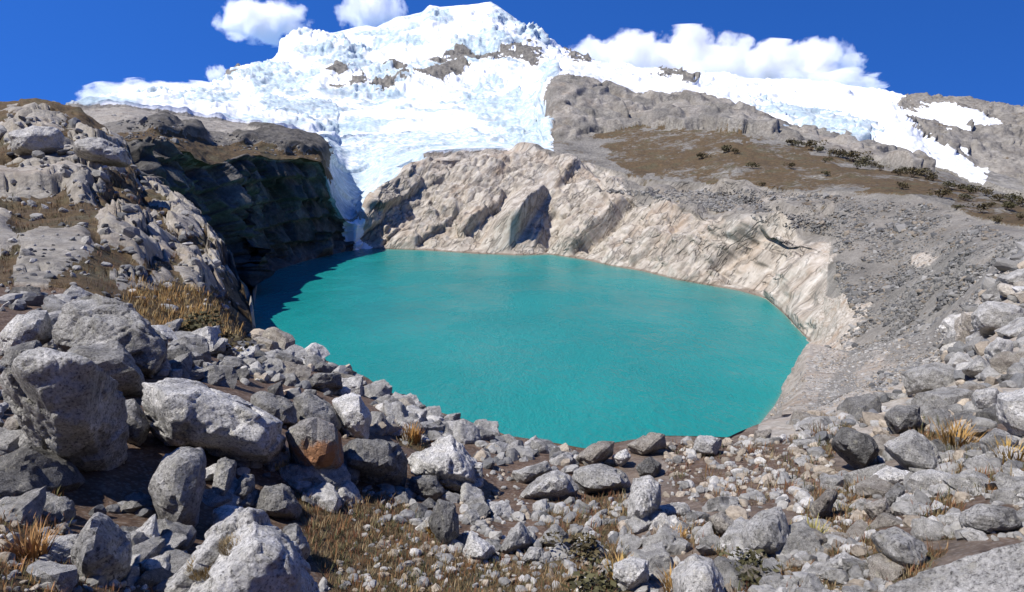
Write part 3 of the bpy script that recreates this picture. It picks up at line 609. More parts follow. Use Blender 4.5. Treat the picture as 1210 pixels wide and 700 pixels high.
def mesh_from(name, v, f, mat=None, smooth=True, sharp=38):
    me = bpy.data.meshes.new(name); f = np.asarray(f, np.int32); k = f.shape[1]
    me.vertices.add(len(v)); me.vertices.foreach_set('co', np.asarray(v, np.float32).ravel())
    me.loops.add(f.size); me.loops.foreach_set('vertex_index', f.ravel())
    me.polygons.add(len(f)); me.polygons.foreach_set('loop_start', np.arange(0, f.size, k, dtype=np.int32))
    me.polygons.foreach_set('use_smooth', np.full(len(f), smooth)); me.update(calc_edges=True)
    if smooth and sharp: me.set_sharp_from_angle(angle=R(sharp))
    if mat: me.materials.append(mat)
    return me
def rand_rock(seed, sub, flat=0.75, nplanes=9, p=150):
    g = np.random.default_rng(seed); n = g.normal(size=(nplanes, 3)); n /= np.linalg.norm(n, axis=1)[:, None]
    n = np.concatenate([n, [[0, 0, 1], [0, 0, -1], [1, 0, 0], [-1, 0, 0], [0, 1, 0], [0, -1, 0]]]); d = np.concatenate([g.uniform(0.5, 0.9, nplanes), g.uniform(0.7, 1.1, 6)])
    v, f = ICO[sub]; v = planes_to_verts(v, n, d, p)
    v = v * np.array([1, g.uniform(0.62, 0.95), flat * g.uniform(0.7, 1.1)])
    v = v / np.abs(v[:, 0]).max()
    return rough(v, seed, 0.03 if sub > 1 else 0.05, 0.02 if sub > 1 else 0, 0.12 if sub > 2 else 0), f

def tag(o, label, cat, group=None):
    o['label'] = label; o['category'] = cat
    if group: o['group'] = group
    return o

hull_cache = []
def outlined(name, outline, label, mat='grey', fx=0.0, fy=0.05, fs=0.55, depth=0.8, dist=None, sub=4, push=0.3, under=0.0, tuck=0.0, facet=None, cat='boulder', seed=None, back=0.5, group=None):
    """a boulder with the given outline (photo pixels), standing where its foot meets the ground"""
    o = np.array(outline, float); c = o.mean(0); w = np.ptp(o[:, 0]); hh = np.ptp(o[:, 1])
    if dist is None:
        foot = cast(c[0], o[:, 1].max() - 0.06 * hh)[0]
        dist = float((foot - np.array([0, 0, H])) @ np.array([0, CP, -SP])); dist += (push - 0.3) * min(w, hh) * dist / FPX
    sc = dist / FPX
    rt = np.array([1.0, 0, 0]); up = np.array([0, SP, CP]); fw = np.array([0, CP, -SP])
    cd = pix_dir(c[0], c[1]); C = np.array([0, 0, H]) + cd / (cd @ fw) * dist
    # local frame turned to face along this pixel's ray
    ray = cd / np.linalg.norm(cd); rt2 = np.cross(ray, [0, 0, 1]); rt2 /= np.linalg.norm(rt2); up2 = np.cross(rt2, ray)
    dd = pix_dir(o[:, 0], o[:, 1]); E = np.array([0, 0, H]); Q = E + dd * (((C - E) @ ray) / (dd @ ray))[:, None] - C
    ux = Q @ rt2; uy = Q @ up2
    m = min(w, hh) * sc; D = depth * (0.5 * m + 0.25 * math.sqrt(w * hh) * sc)
    down = np.clip((uy.max() - uy) / np.ptp(uy), 0, 1); base = np.stack([ux, uy, tuck * D * np.clip(down - .3, 0, 1)], 1)
    jit = np.random.default_rng(int(c[0] * 7 + c[1])).uniform(.65, 1.15, len(ux)); fr = np.stack([ux * fs + fx * w * sc, uy * fs - fy * hh * sc, -D * jit], 1)
    bk = np.stack([ux * 0.75, uy * 0.7, 0 * ux + D * (1 + back)], 1)
    pts = np.concatenate([base, fr, bk])
    low = base.copy(); low[:, 1] -= (0.12 + under) * hh * sc; low[:, 2] += D * 0.5
    pts = np.concatenate([pts, low])
    wp = pts[:, :1] * rt2 + pts[:, 1:2] * up2 + pts[:, 2:] * ray
    bm = bmesh.new()
    for p_ in wp: bm.verts.new(p_)
    bmesh.ops.convex_hull(bm, input=bm.verts[:]); bm.normal_update()
    cen = wp.mean(0); ns, ds = [], []
    for f in bm.faces:
        n = np.array(f.normal[:]); d = n @ (np.array(f.verts[0].co[:]) - cen)
        if d < 0: n, d = -n, -d
        if f.calc_area() > 1e-7 and not any(n @ n2 > .995 for n2 in ns): ns.append(n); ds.append(max(d, 1e-3))
    bm.free()
    g_ = np.random.default_rng(int(c[0] * 3 + c[1] * 5)); ns, ds = list(ns), list(ds)
    for _ in range(9):                                  # broken corners
        n = g_.normal(size=3); n /= np.linalg.norm(n); ns.append(n); ds.append(max(((wp - cen) @ n).max() * g_.uniform(.84, .96), 1e-3))
    s = np.array([np.ptp(wp[:, i]) for i in range(3)]) / 2
    dirs, tris = ICO[sub]; dirs = dirs * s; dirs /= np.linalg.norm(dirs, axis=1)[:, None]
    v = planes_to_verts(dirs, np.array(ns), np.array(ds), 150) + cen
    sd = seed if seed is not None else int(abs(c[0] * 31 + c[1] * 17)) % 997
    v = rough(v - cen, sd, 0.03, 0.035, facet if facet is not None else (0.17 if sub > 4 else 0.12)) + cen
    zb = v[:, 2].min(); org = np.array([C[0], C[1], C[2] + zb])
    v = v - np.array([0, 0, zb])
    me = mesh_from(name, v, tris, GR[mat], smooth=sub >= 5, sharp=0); ob = bpy.data.objects.new(name, me); ob.location = org; COL.objects.link(ob)
    tag(ob, label, cat, group)
    hull_cache.append((c[0], c[1], w, hh))
    return ob
# ------------------------------------------------------------------ boulders one can tell apart
BO = [
 # outline (photo pixels), label, options
 ([(55,406),(80,351),(115,351),(156,365),(191,400),(189,417),(174,445),(149,424),(83,413)], 'big pitted grey boulder with a broad sloping top at the foot of the rocky hill', dict(mat='grey', fx=.12, fy=.1, fs=.66, sub=6, tuck=.8)),
 ([(75,424),(83,408),(139,405),(149,424),(170,441),(170,462),(128,469),(104,451)], 'angular grey boulder wedged between the pitted boulder and the overhanging boulder', dict(mat='grey', fx=.1, fy=.1, fs=.6)),
 ([(5,452),(31,439),(76,432),(102,447),(142,466),(152,510),(140,575),(90,580),(66,540),(48,500),(22,478)], 'huge overhanging boulder with a pale top and a deep black shaded front', dict(mat='grey', fx=-.05, fy=-.30, fs=.62, depth=.9, sub=6, tuck=1.6)),
 ([(167,451),(208,448),(229,453),(274,470),(298,481),(337,500),(339,524),(323,545),(278,540),(243,523),(194,519),(167,479)], 'long whitish boulder with a wavy bright top and dark undercut front', dict(mat='pale', fx=.02, fy=.02, fs=.7, sub=6, tuck=1.1)),
 ([(175,568),(194,540),(208,528),(240,525),(243,544),(239,572),(226,620),(208,634),(189,610)], 'tall upright speckled grey rock standing below the long whitish boulder', dict(mat='grey', fx=.06, fy=0, fs=.5)),
 ([(248,592),(257,544),(267,539),(278,545),(274,572),(264,592)], 'narrow upright grey stone in the dark gap beside the tall upright rock', dict(mat='grey')),
 ([(264,591),(288,558),(300,561),(300,577),(288,594)], 'small rounded grey stone leaning beside the narrow upright stone', dict(mat='grey')),
 ([(250,634),(252,603),(264,596),(290,598),(278,620),(257,637)], 'blocky pale stone resting behind the mossy pale boulder', dict(mat='pale')),
 ([(196,697),(222,672),(250,637),(298,604),(333,624),(344,658),(368,679),(378,705),(375,740),(200,740)], 'broad pale speckled boulder with dry moss cushions on its slanting face', dict(mat='pale', fx=.05, fy=.1, fs=.6, sub=6)),
 ([(85,651),(94,630),(115,603),(139,620),(149,630),(156,672),(128,690),(97,683)], 'pointed grey boulder with a dark lower half rising from brown turf', dict(mat='grey', fx=-.1, fy=-.05, fs=.55)),
 ([(160,630),(184,606),(189,637),(167,655)], 'small pale wedge of rock beside the tall upright rock', dict(mat='pale')),
 ([(163,665),(201,653),(205,679),(174,686)], 'low pale stone tucked between the pointed boulder and the mossy boulder', dict(mat='pale')),
 ([(17,526),(38,492),(52,512),(54,521),(24,540)], 'triangular grey stone in shade beside the huge overhanging boulder', dict(mat='grey')),
 ([(-3,523),(7,495),(24,487),(31,495),(10,523)], 'leaning brownish grey stone behind the triangular stone', dict(mat='tan')),
 ([(295,601),(312,575),(337,572),(354,596),(351,613),(320,610)], 'dark grey boulder with a lit crest behind the mossy pale boulder', dict(mat='dark')),
 ([(333,624),(351,617),(368,648),(347,669),(337,644)], 'slim ribbed grey stone against the side of the mossy pale boulder', dict(mat='grey')),
 ([(335,515),(345,502),(375,498),(402,513),(407,540),(405,565),(370,575),(345,560)], 'blocky boulder with an orange rust patch on top and a black front', dict(mat='rusty', fx=.05, fy=-.22, fs=.65, tuck=1.0)),
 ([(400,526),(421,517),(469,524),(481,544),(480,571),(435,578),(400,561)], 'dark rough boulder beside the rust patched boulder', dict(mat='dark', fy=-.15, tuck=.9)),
 ([(295,465),(312,463),(347,476),(351,500),(333,497),(295,479)], 'flat grey slab lying above the long whitish boulder', dict(mat='grey', fy=.2)),
 ([(347,469),(368,463),(399,486),(406,507),(378,502),(351,493)], 'flat furrowed slab lying behind the rust patched boulder', dict(mat='grey', fy=.2)),
 ([(392,470),(425,465),(440,490),(432,520),(405,505)], 'pale flat faced boulder between the furrowed slab and the lake rim', dict(mat='pale', fy=.1)),
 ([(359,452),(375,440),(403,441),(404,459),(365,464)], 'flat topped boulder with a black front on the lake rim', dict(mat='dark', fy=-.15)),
 ([(316,459),(333,450),(335,470),(319,470)], 'small dark boulder in the rubble behind the flat grey slab', dict(mat='dark')),
 ([(480,542),(504,537),(532,514),(549,526),(567,547),(570,575),(539,582),(505,567),(487,561)], 'pyramid shaped pale boulder with a bright left face', dict(mat='pale', fx=.1, fy=.05, fs=.4, sub=6)),
 ([(485,563),(515,563),(528,582),(515,592),(483,580)], 'dark cracked stone under the pyramid shaped boulder', dict(mat='dark')),
 ([(506,620),(518,589),(539,596),(542,631),(528,646)], 'dark rounded upright stone below the pyramid shaped boulder', dict(mat='dark')),
 ([(613,589),(622,575),(657,554),(674,561),(685,582),(643,592)], 'dark grey slab leaning in the slab row on the lake rim', dict(mat='grey', fy=.0)),
 ([(671,558),(705,547),(742,561),(746,573),(723,580),(683,586)], 'long flat grey slab with a shadowed hollow beneath it', dict(mat='grey', fy=.0, tuck=1.2)),
 ([(605,558),(646,544),(653,554),(615,572)], 'low grey slab behind the dark leaning slab', dict(mat='grey')),
 ([(678,540),(702,523),(726,521),(725,533),(698,552)], 'light tan boulder on the lake rim above the long flat slab', dict(mat='tan')),
 ([(723,540),(740,530),(745,540),(733,552)], 'small pale stone between two tan boulders on the lake rim', dict(mat='pale')),
 ([(740,526),(768,512),(785,512),(787,526),(757,539)], 'larger tan boulder on the lake rim beside brown scree', dict(mat='tan')),
 ([(752,551),(768,539),(782,547),(775,565),(757,561)], 'dark angular stone below the larger tan boulder', dict(mat='dark')),
 ([(745,568),(768,561),(782,572),(782,592),(757,622),(742,610)], 'upright whitish boulder at the end of the long flat slab', dict(mat='pale')),
 ([(775,598),(810,592),(822,610),(778,612)], 'low grey stone beside the upright whitish boulder', dict(mat='grey')),
 ([(591,651),(600,631),(615,613),(626,627),(627,643),(605,653)], 'small pointed pale stone set in brown turf', dict(mat='pale')),
 ([(633,640),(657,617),(671,631),(674,646),(653,645)], 'dark sided grey stone beside the small pointed pale stone', dict(mat='grey')),
 ([(615,664),(626,646),(643,648),(645,664)], 'cream coloured small stone in the brown turf', dict(mat='pale')),
 ([(724,667),(747,657),(768,662),(766,681),(744,699),(723,681)], 'rounded pale boulder half hidden in dry tussock grass', dict(mat='pale')),
 ([(547,653),(556,627),(586,646),(575,662),(553,662)], 'flat triangular pale stone beside the dark rounded stone', dict(mat='pale')),
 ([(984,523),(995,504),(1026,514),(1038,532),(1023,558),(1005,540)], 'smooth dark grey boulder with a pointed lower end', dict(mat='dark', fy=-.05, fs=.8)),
 ([(1045,525),(1078,509),(1102,523),(1113,551),(1102,560),(1064,542)], 'pitted grey boulder with a shadowed lower edge beside the smooth pointed one', dict(mat='grey', fy=.1, fs=.7)),
 ([(1147,471),(1154,460),(1179,458),(1182,485),(1151,489)], 'blocky grey boulder in the rubble beside the white block', dict(mat='grey')),
 ([(1180,467),(1235,453),(1240,525),(1200,515),(1182,490)], 'big white block of granite among grey rubble', dict(mat='pale', fs=.7)),
 ([(1158,518),(1175,504),(1205,520),(1198,537),(1168,544)], 'flat bluish grey boulder below the white block', dict(mat='grey')),
 ([(877,627),(898,606),(925,597),(929,620),(938,643),(922,657),(880,650)], 'pale many faced boulder standing in the low rubble', dict(mat='pale', fx=.0, fy=.1, fs=.5)),
 ([(838,611),(852,604),(875,624),(868,636),(847,629)], 'small cream stone beside the pale many faced boulder', dict(mat='tan')),
 ([(957,598),(979,576),(990,580),(981,605),(964,615)], 'cream coloured slanting stone with a dark right side', dict(mat='tan')),
 ([(1029,629),(1061,623),(1092,642),(1101,667),(1068,673),(1040,653)], 'rounded lichen covered grey boulder beside dry turf', dict(mat='grey', fx=.05, fy=.1)),
 ([(795,677),(818,653),(841,660),(848,679),(862,712),(800,722)], 'rough pale grey boulder with turf growing around its base', dict(mat='pale')),
 ([(1132,608),(1158,594),(1198,601),(1209,620),(1172,629),(1137,619)], 'low flat grey boulder above the large smooth slab', dict(mat='grey', fy=.2)),
 ([(1030,704),(1102,672),(1172,651),(1245,630),(1300,720),(1280,790),(1040,770)], 'large smooth pale slab of bedrock with fine streaks', dict(mat='pale', fx=.1, fy=.3, fs=.7, sub=6, depth=.5, facet=.03)),
 ([(1045,587),(1059,570),(1070,578),(1068,596),(1050,598)], 'small bluish grey block in the rubble', dict(mat='grey')),
 ([(817,532),(825,514),(854,518),(848,537),(828,539)], 'pale block on the lake rim at the edge of brown scree', dict(mat='pale')),
 ([(890,526),(892,509),(913,507),(907,525)], 'small tan block on the lake rim where the scree begins', dict(mat='tan')),
 ([(1021,598),(1047,587),(1056,606),(1033,615)], 'greenish tan flat stone beside the small bluish grey block', dict(mat='tan')),
 ([(1024,567),(1047,549),(1080,559),(1080,574),(1047,577)], 'pale flat stone below the pitted grey boulder', dict(mat='pale')),
 ([(975,664),(998,651),(1011,662),(1004,678),(984,678)], 'rounded white stone beside the lichen covered boulder', dict(mat='pale')),
 ([(1163,412),(1179,398),(1196,402),(1196,426),(1172,433)], 'angular pale block high on the rubble slope', dict(mat='pale', sub=4)),
 ([(1137,437),(1158,419),(1174,435),(1158,447)], 'wedge shaped grey block below the angular pale block', dict(mat='grey')),
 ([(1141,399),(1158,391),(1160,407),(1144,413)], 'small bluish block beside the angular pale block', dict(mat='grey')),
 ([(1066,437),(1102,428),(1137,438),(1139,466),(1071,463)], 'broad layered grey rock on the edge of the scree slope', dict(mat='grey', fy=.1)),
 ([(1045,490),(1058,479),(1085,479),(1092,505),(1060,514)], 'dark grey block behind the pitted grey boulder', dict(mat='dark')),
 ([(1146,371),(1168,353),(1207,360),(1212,386),(1186,395),(1154,392)], 'wide pale boulder near the top of the rubble slope', dict(mat='pale')),
 ([(1177,329),(1218,315),(1220,338),(1186,343)], 'dark topped flat boulder on the crest of the rubble slope', dict(mat='grey')),
]
NAMED = []
BO += [([(0,394),(20,372),(55,366),(64,392),(40,408),(3,425)], 'pale slanting slab beside the big pitted boulder', dict(mat='pale', fy=.1, tuck=.6)),
 ([(-6,434),(12,410),(45,402),(58,425),(30,440)], 'dark recessed boulder under the pale slanting slab', dict(mat='dark', tuck=.6)),
 ([(142,474),(158,470),(178,503),(164,530),(146,518)], 'grey wedge of rock in the dark gap beside the long whitish boulder', dict(mat='grey', tuck=.4)),
 ([(84,166),(118,162),(150,178),(156,196),(120,192),(90,180)], 'dark fronted ledge of rock on the crest of the rocky hill', dict(mat='grey', depth=.7, tuck=.8)),
 ([(10,156),(40,148),(74,152),(76,176),(40,184),(12,178)], 'cracked pale ledge near the summit of the rocky hill', dict(mat='pale', depth=.5, tuck=.5)),
]
for out, lab, opt in BO:
    ob = outlined('boulder', out, lab, **opt); short = []
    for wd in lab.split():
        if wd in ('with', 'standing', 'lying', 'wedged', 'beside', 'leaning', 'in', 'resting', 'on', 'at', 'rising', 'tucked', 'behind', 'against', 'between', 'under', 'below', 'above', 'set', 'half', 'among', 'high', 'near', 'of', 'where'): break
        short.append(wd)
    NAMED.append((np.array(ob.location[:]), ' '.join(short) if len(short) > 2 else ' '.join(lab.split()[:9])))

# ------------------------------------------------------------------ scattered stones: the largest singly, the rest as rubble
def sample_poly(poly, n):
    p = np.array(poly, float); lo, hi = p.min(0), p.max(0); out = []
    while len(out) < n:
        q = RNG.uniform(lo, hi, (n * 2, 2)); out += list(q[poly_mask(poly, q[:, 0], q[:, 1])])
    return np.array(out[:n])
ZONES = {
 # name: polygon, count, median px size, spread, max px, materials (weights), phrase
 'rim':   ([(300, 398), (345, 412), (400, 440), (450, 462), (500, 486), (560, 508), (610, 522), (690, 535), (720, 530), (720, 560), (600, 560), (520, 540), (460, 520), (400, 490), (340, 470), (290, 455), (270, 420)], 620, 13, .50, 36, ['grey', 'grey', 'pale', 'tan', 'dark'], 'in the rubble along the lake rim'),
 'right': ([(740, 560), (800, 600), (880, 590), (1000, 560), (1120, 560), (1210, 560), (1230, 660), (1060, 690), (1000, 720), (760, 720), (735, 640)], 640, 16, .50, 44, ['grey', 'pale', 'pale', 'tan', 'grey'], 'in the pale rubble below the brown scree'),
 'crest': ([(930, 500), (990, 490), (1060, 470), (1110, 430), (1150, 372), (1210, 295), (1240, 295), (1240, 560), (1120, 560), (960, 540)], 800, 13, .50, 40, ['grey', 'pale', 'grey', 'tan', 'dark'], 'in the rubble of the moraine crest'),
 'mid':   ([(410, 560), (480, 585), (560, 590), (620, 600), (740, 590), (745, 660), (650, 665), (560, 660), (470, 620)], 180, 14, .45, 30, ['grey', 'pale', 'dark', 'grey'], 'in the hollow below the slab row'),
 'left':  ([(0, 350), (80, 350), (200, 390), (290, 420), (300, 470), (200, 450), (170, 440), (70, 420), (0, 440)], 380, 15, .6, 60, ['grey', 'grey', 'pale', 'dark'], 'at the foot of the rocky hill'),
 'leftlow': ([(-10, 455), (20, 470), (60, 540), (60, 700), (200, 700), (230, 640), (300, 600), (420, 600), (400, 540), (300, 545), (250, 530), (150, 600), (60, 620), (-10, 620)], 260, 20, .6, 58, ['grey', 'pale', 'grey', 'dark'], 'among the big shaded boulders'),
 'hill':  ([(0, 135), (90, 140), (150, 185), (240, 270), (285, 360), (200, 375), (100, 345), (0, 350)], 330, 5.5, .5, 18, ['grey', 'pale', 'grey', 'dark'], 'on the brown turf of the rocky hill'),
 'brown': ([(785, 525), (960, 515), (985, 550), (960, 580), (880, 600), (830, 600), (790, 570)], 420, 7, .45, 20, ['tan', 'pale', 'grey', 'tan'], 'in the brown scree on the lake rim'),
 'fill':  ([(300, 470), (500, 545), (740, 570), (990, 560), (1120, 560), (1210, 560), (1230, 700), (400, 700), (400, 580)], 1900, 6, .45, 12, ['grey', 'pale', 'tan', 'grey'], 'fill'),
 'turf':  ([(0, 560), (60, 560), (90, 690), (400, 690), (480, 620), (560, 660), (740, 650), (740, 700), (0, 700)], 700, 7, .5, 16, ['pale', 'grey', 'tan'], 'fill'),
}
stones = []
for zn, (poly, n, med, sd, mx, ms, phrase) in ZONES.items():
    pp = sample_poly(poly, n); sz = np.clip(med * np.exp(RNG.normal(0, sd, n)), 3.5, mx); hit = cast(pp[:, 0], pp[:, 1], 2.5, 260)
    for (x, y), s, p in zip(pp, sz, hit):
        if np.isnan(p[0]): continue
        if phrase == 'fill' and RNG.uniform() < .5 and any(poly_mask(q_, np.array([x]), np.array([y]))[0] for q_ in turf): continue
        if any(abs(x - cx) < w * .42 and abs(y - cy) < hh * .42 for cx, cy, w, hh in hull_cache): continue
        d = np.linalg.norm(p - np.array([0, 0, H])); stones.append((s, p, d, zn, ms[RNG.integers(len(ms))], phrase))
stones.sort(key=lambda t: -t[0] if t[5] != 'fill' else -t[0] * .5)
MATW = {'grey': 'mid grey', 'pale': 'pale', 'tan': 'tan', 'dark': 'dark'}
N_SINGLE = 300
KIND = [('flat', .5), ('blocky', .85), ('angular', .7)]
protos = {}
for ki, (kn, fl) in enumerate(KIND):
    for mt_ in MATW:
        protos[kn, mt_] = [mesh_from('stone', *rand_rock(100 + ki * 40 + j + 7 * len(mt_), 4 if j == 0 else 3, fl), GR[mt_], smooth=False) for j in range(3)]
for s, p, d, zn, mt_, phrase in stones[:N_SINGLE]:
    kn = KIND[RNG.integers(3)][0]; me = protos[kn, mt_][RNG.integers(3)]
    ob = bpy.data.objects.new('stone', me); r_ = s * d / FPX * .55
    ob.scale = (r_, r_ * RNG.uniform(.8, 1.1), r_ * RNG.uniform(.8, 1.15))
    ob.rotation_euler = (RNG.normal(0, .3), RNG.normal(0, .3), RNG.uniform(0, 6.28)); ob.location = (p[0], p[1], p[2] + r_ * .15); COL.objects.link(ob)
    near_b = min(NAMED, key=lambda t: np.linalg.norm(t[0] - p)); dn = np.linalg.norm(near_b[0] - p)
    sw = 'large ' if s > 34 else ('small ' if s < 25 else ''); tl = f'near the {near_b[1]}' if dn < max(2.2, 5 * r_) else phrase
    tag(ob, f'{sw}{kn} {MATW[mt_]} stone {tl}', 'stone', f'{sw}{kn} {MATW[mt_]} stones {tl}')

def join_rocks(name, items, sub, mat, flat=0.7):
    base = [rand_rock(500 + j, sub, flat, 8, 40) for j in range(14)]
    V, F, O, CV = [], [], 0, []
    for p, r_, tint in items:
        v, f = base[RNG.integers(len(base))]; a = RNG.uniform(0, 6.28); t1, t2 = RNG.normal(0, .4, 2)
        M = np.array(Matrix.Rotation(a, 3, 'Z') @ Matrix.Rotation(t1, 3, 'X') @ Matrix.Rotation(t2, 3, 'Y'))
        V.append((v * RNG.uniform(.75, 1.2, 3)) @ M.T * r_ + p); F.append(f + O); O += len(v); CV.append(np.tile(np.array([*tint, 1.0]), (len(v), 1)))
    V = np.concatenate(V); F = np.concatenate(F); me = mesh_from(name, V, F, mat, smooth=False)
    at = me.attributes.new('tint', 'FLOAT_COLOR', 'POINT'); at.data.foreach_set('color', np.concatenate(CV).astype(np.float32).ravel())
    ob = bpy.data.objects.new(name, me); COL.objects.link(ob); ob['kind'] = 'stuff'; return ob
def rubble_mat():
    m, nt, b = new_mat('rubble_stone'); q = NB(nt); geo = q.n('ShaderNodeNewGeometry').outputs['Position']
    t = q.n('ShaderNodeAttribute', attribute_name='tint').outputs['Color']
    n1 = q.noise(geo, 14., 6, .7); c_ = q.mix(.8, t, q.ramp(n1, [(.3, .4), (.5, .95), (.7, 1.3)]), 'MULTIPLY')
    q.l(c_, b.inputs['Base Color']); b.inputs['Roughness'].default_value = .9; b.inputs['Specular IOR Level'].default_value = .15
    q.l(q.bump(q.noise(geo, 9., 8, .7), .8, .06), b.inputs['Normal']); return m
RUB = rubble_mat()
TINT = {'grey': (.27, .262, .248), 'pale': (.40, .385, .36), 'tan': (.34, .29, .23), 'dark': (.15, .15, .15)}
def tint(k):
    return np.clip(np.array(TINT[k]) * RNG.uniform(.65, 1.25), 0, .75)
big = [(p + [0, 0, .1 * s * d / FPX], s * d / FPX * .55, tint(k)) for s, p, d, zn, k, ph in stones[N_SINGLE:] if s >= 9]
small = [(p + [0, 0, .1 * s * d / FPX], s * d / FPX * .55, tint(k)) for s, p, d, zn, k, ph in stones[N_SINGLE:] if s < 9]
# scree on the right slope and stones on the far hillside
scr = [([(1000, 405), (1040, 440), (1110, 400), (1150, 350), (1210, 285), (1150, 262), (1100, 242), (1020, 235), (900, 225), (830, 222), (840, 250), (900, 262), (985, 280), (990, 340), (1010, 370)], 15000, 1.9, .5, ['grey', 'grey', 'pale', 'dark', 'tan']),
       ([(900, 500), (950, 430), (1000, 395), (1060, 400), (1100, 420), (1040, 460), (960, 490)], 5200, 2.2, .5, ['pale', 'pale', 'tan', 'grey']),
       ([(700, 225), (830, 225), (900, 235), (900, 262), (820, 245), (760, 232)], 900, 2.6, .35, ['grey', 'pale']),
       ([(1040, 330), (1150, 290), (1210, 290), (1150, 380), (1090, 420), (1050, 400)], 1600, 3.4, .5, ['grey', 'pale', 'grey', 'dark']),
       ([(1020, 450), (1100, 415), (1150, 350), (1210, 280), (1215, 300), (1160, 372), (1110, 435), (1040, 466)], 1300, 4.6, .5, ['grey', 'pale', 'grey', 'dark', 'tan']),
       ([(130, 135), (380, 175), (380, 190), (200, 170), (150, 165)], 500, 2.6, .4, ['grey', 'dark', 'pale'])]
far = []
for poly, n, med, sd, ms in scr:
    pp = sample_poly(poly, n); hit = cast(pp[:, 0], pp[:, 1], 30, 1100); sz = np.clip(med * np.exp(RNG.normal(0, sd, n)), 1.2, 11)
    ok = ~np.isnan(hit[:, 0]); hit, sz = hit[ok], sz[ok]
    nn = fbm(hit / np.array([14., 30., 14.]), 3); nb_ = fbm(hit / 40. + 7., 2); dd = np.linalg.norm(hit - np.array([0, 0, H]), axis=1)
    for s, p, a_, b_, d in zip(sz, hit, nn, nb_, dd):
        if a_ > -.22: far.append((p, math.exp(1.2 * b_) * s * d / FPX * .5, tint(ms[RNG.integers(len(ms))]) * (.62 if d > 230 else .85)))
rub = join_rocks('rubble', big, 2, RUB); rub['label'] = 'loose grey rubble between the boulders'; rub['category'] = 'rubble'
gv = join_rocks('gravel', small, 2, RUB); gv['label'] = 'small stones strewn over the moraine'; gv['category'] = 'gravel'
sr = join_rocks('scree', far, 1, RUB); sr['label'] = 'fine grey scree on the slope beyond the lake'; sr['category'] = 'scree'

# ------------------------------------------------------------------ vegetation
def blade_mat():
    m, nt, b = new_mat('dry_blades'); q = NB(nt); t = q.n('ShaderNodeAttribute', attribute_name='tint').outputs['Color']
    q.l(t, b.inputs['Base Color']); b.inputs['Roughness'].default_value = .7; b.inputs['Specular IOR Level'].default_value = .15
    return m
BL = blade_mat()
GC = [(.20, .105, .045), (.15, .075, .035), (.25, .17, .085), (.10, .095, .045), (.16, .07, .04), (.19, .14, .075), (.07, .075, .035), (.28, .22, .13)]
def tuft(g, n, hgt, rad, base_col):
    V, C_ = [], []
    for _ in range(n):
        a = g.uniform(0, 6.28); rr = rad * math.sqrt(g.uniform()); b0 = np.array([rr * math.cos(a), rr * math.sin(a), -.02])
        la = a + g.normal(0, .7); ln = hgt * g.uniform(.5, 1.1); out = ln * g.uniform(.2, .85)
        tip = b0 + np.array([out * math.cos(la), out * math.sin(la), ln]); mid = b0 * .5 + tip * .5 + np.array([0, 0, ln * .12])
        wd = np.array([-math.sin(la), math.cos(la), 0]) * hgt * g.uniform(.02, .05)
        V += [b0 - wd, b0 + wd, mid + wd * .7, mid - wd * .7, tip]; c_ = np.clip(np.array(base_col) * g.uniform(.55, 1.45), 0, .6); C_ += [c_ * .8, c_ * .8, c_, c_, c_ * 1.1]
    V = np.array(V); k = np.arange(n)[:, None] * 5
    F = np.concatenate([k + [0, 1, 2], k + [0, 2, 3], k + [3, 2, 4]]); return V, F, np.array(C_)
def blades_object(name, V, F, C_):
    me = mesh_from(name, V, F, BL, smooth=False); at = me.attributes.new('tint', 'FLOAT_COLOR', 'POINT')
    at.data.foreach_set('color', np.concatenate([C_, np.ones((len(C_), 1))], 1).astype(np.float32).ravel()); return me
g = np.random.default_rng(21)
V, F, C_, O = [], [], [], 0
PAL = {0: [(.24, .11, .05), (.30, .17, .07), (.16, .08, .04), (.12, .11, .05)], 1: [(.36, .22, .08), (.30, .17, .06), (.22, .15, .06), (.34, .25, .12)]}
for ti, (poly, n) in enumerate(zip(turf, (1100, 700, 3600, 420, 300, 800, 420, 300, 120, 520, 260, 300, 260, 160))):
    pal = PAL.get(ti, GC); pp = sample_poly(poly, n); hit = cast(pp[:, 0], pp[:, 1], 2.5, 90)
    for p in hit:
        if np.isnan(p[0]): continue
        d = np.linalg.norm(p - np.array([0, 0, H])); hg = (4 + 9 * g.uniform() ** 2.5) * d / FPX
        v, f, c_ = tuft(g, 9, min(hg, .4), hg * .7, pal[g.integers(len(pal))]); V.append(v + p); F.append(f + O); C_.append(c_); O += len(v)
hp = sample_poly([(0, 140), (90, 145), (160, 220), (240, 290), (275, 370), (200, 385), (100, 345), (0, 345)], 1500); hit = cast(hp[:, 0], hp[:, 1], 20, 190)
for p in hit:
    if np.isnan(p[0]): continue
    a = math.atan2(p[0], p[1]); ci = min(np.searchsorted(AZ, a), NC - 1); ri = int(np.argmin(np.abs(RH[:330, ci] - math.hypot(p[0], p[1]))))
    if m_slab[ri, ci] > .5: continue
    d = np.linalg.norm(p - np.array([0, 0, H])); hg = g.uniform(3, 6) * d / FPX
    v, f, c_ = tuft(g, 8, min(hg, .7), hg * .9, GC[g.integers(len(GC))]); V.append(v + p); F.append(f + O); C_.append(c_); O += len(v)
ob = bpy.data.objects.new('dry_grass', blades_object('dry_grass', np.concatenate(V), np.concatenate(F), np.concatenate(C_))); COL.objects.link(ob)
ob['kind'] = 'stuff'; ob['label'] = 'short brown dry grass between the stones'; ob['category'] = 'grass'

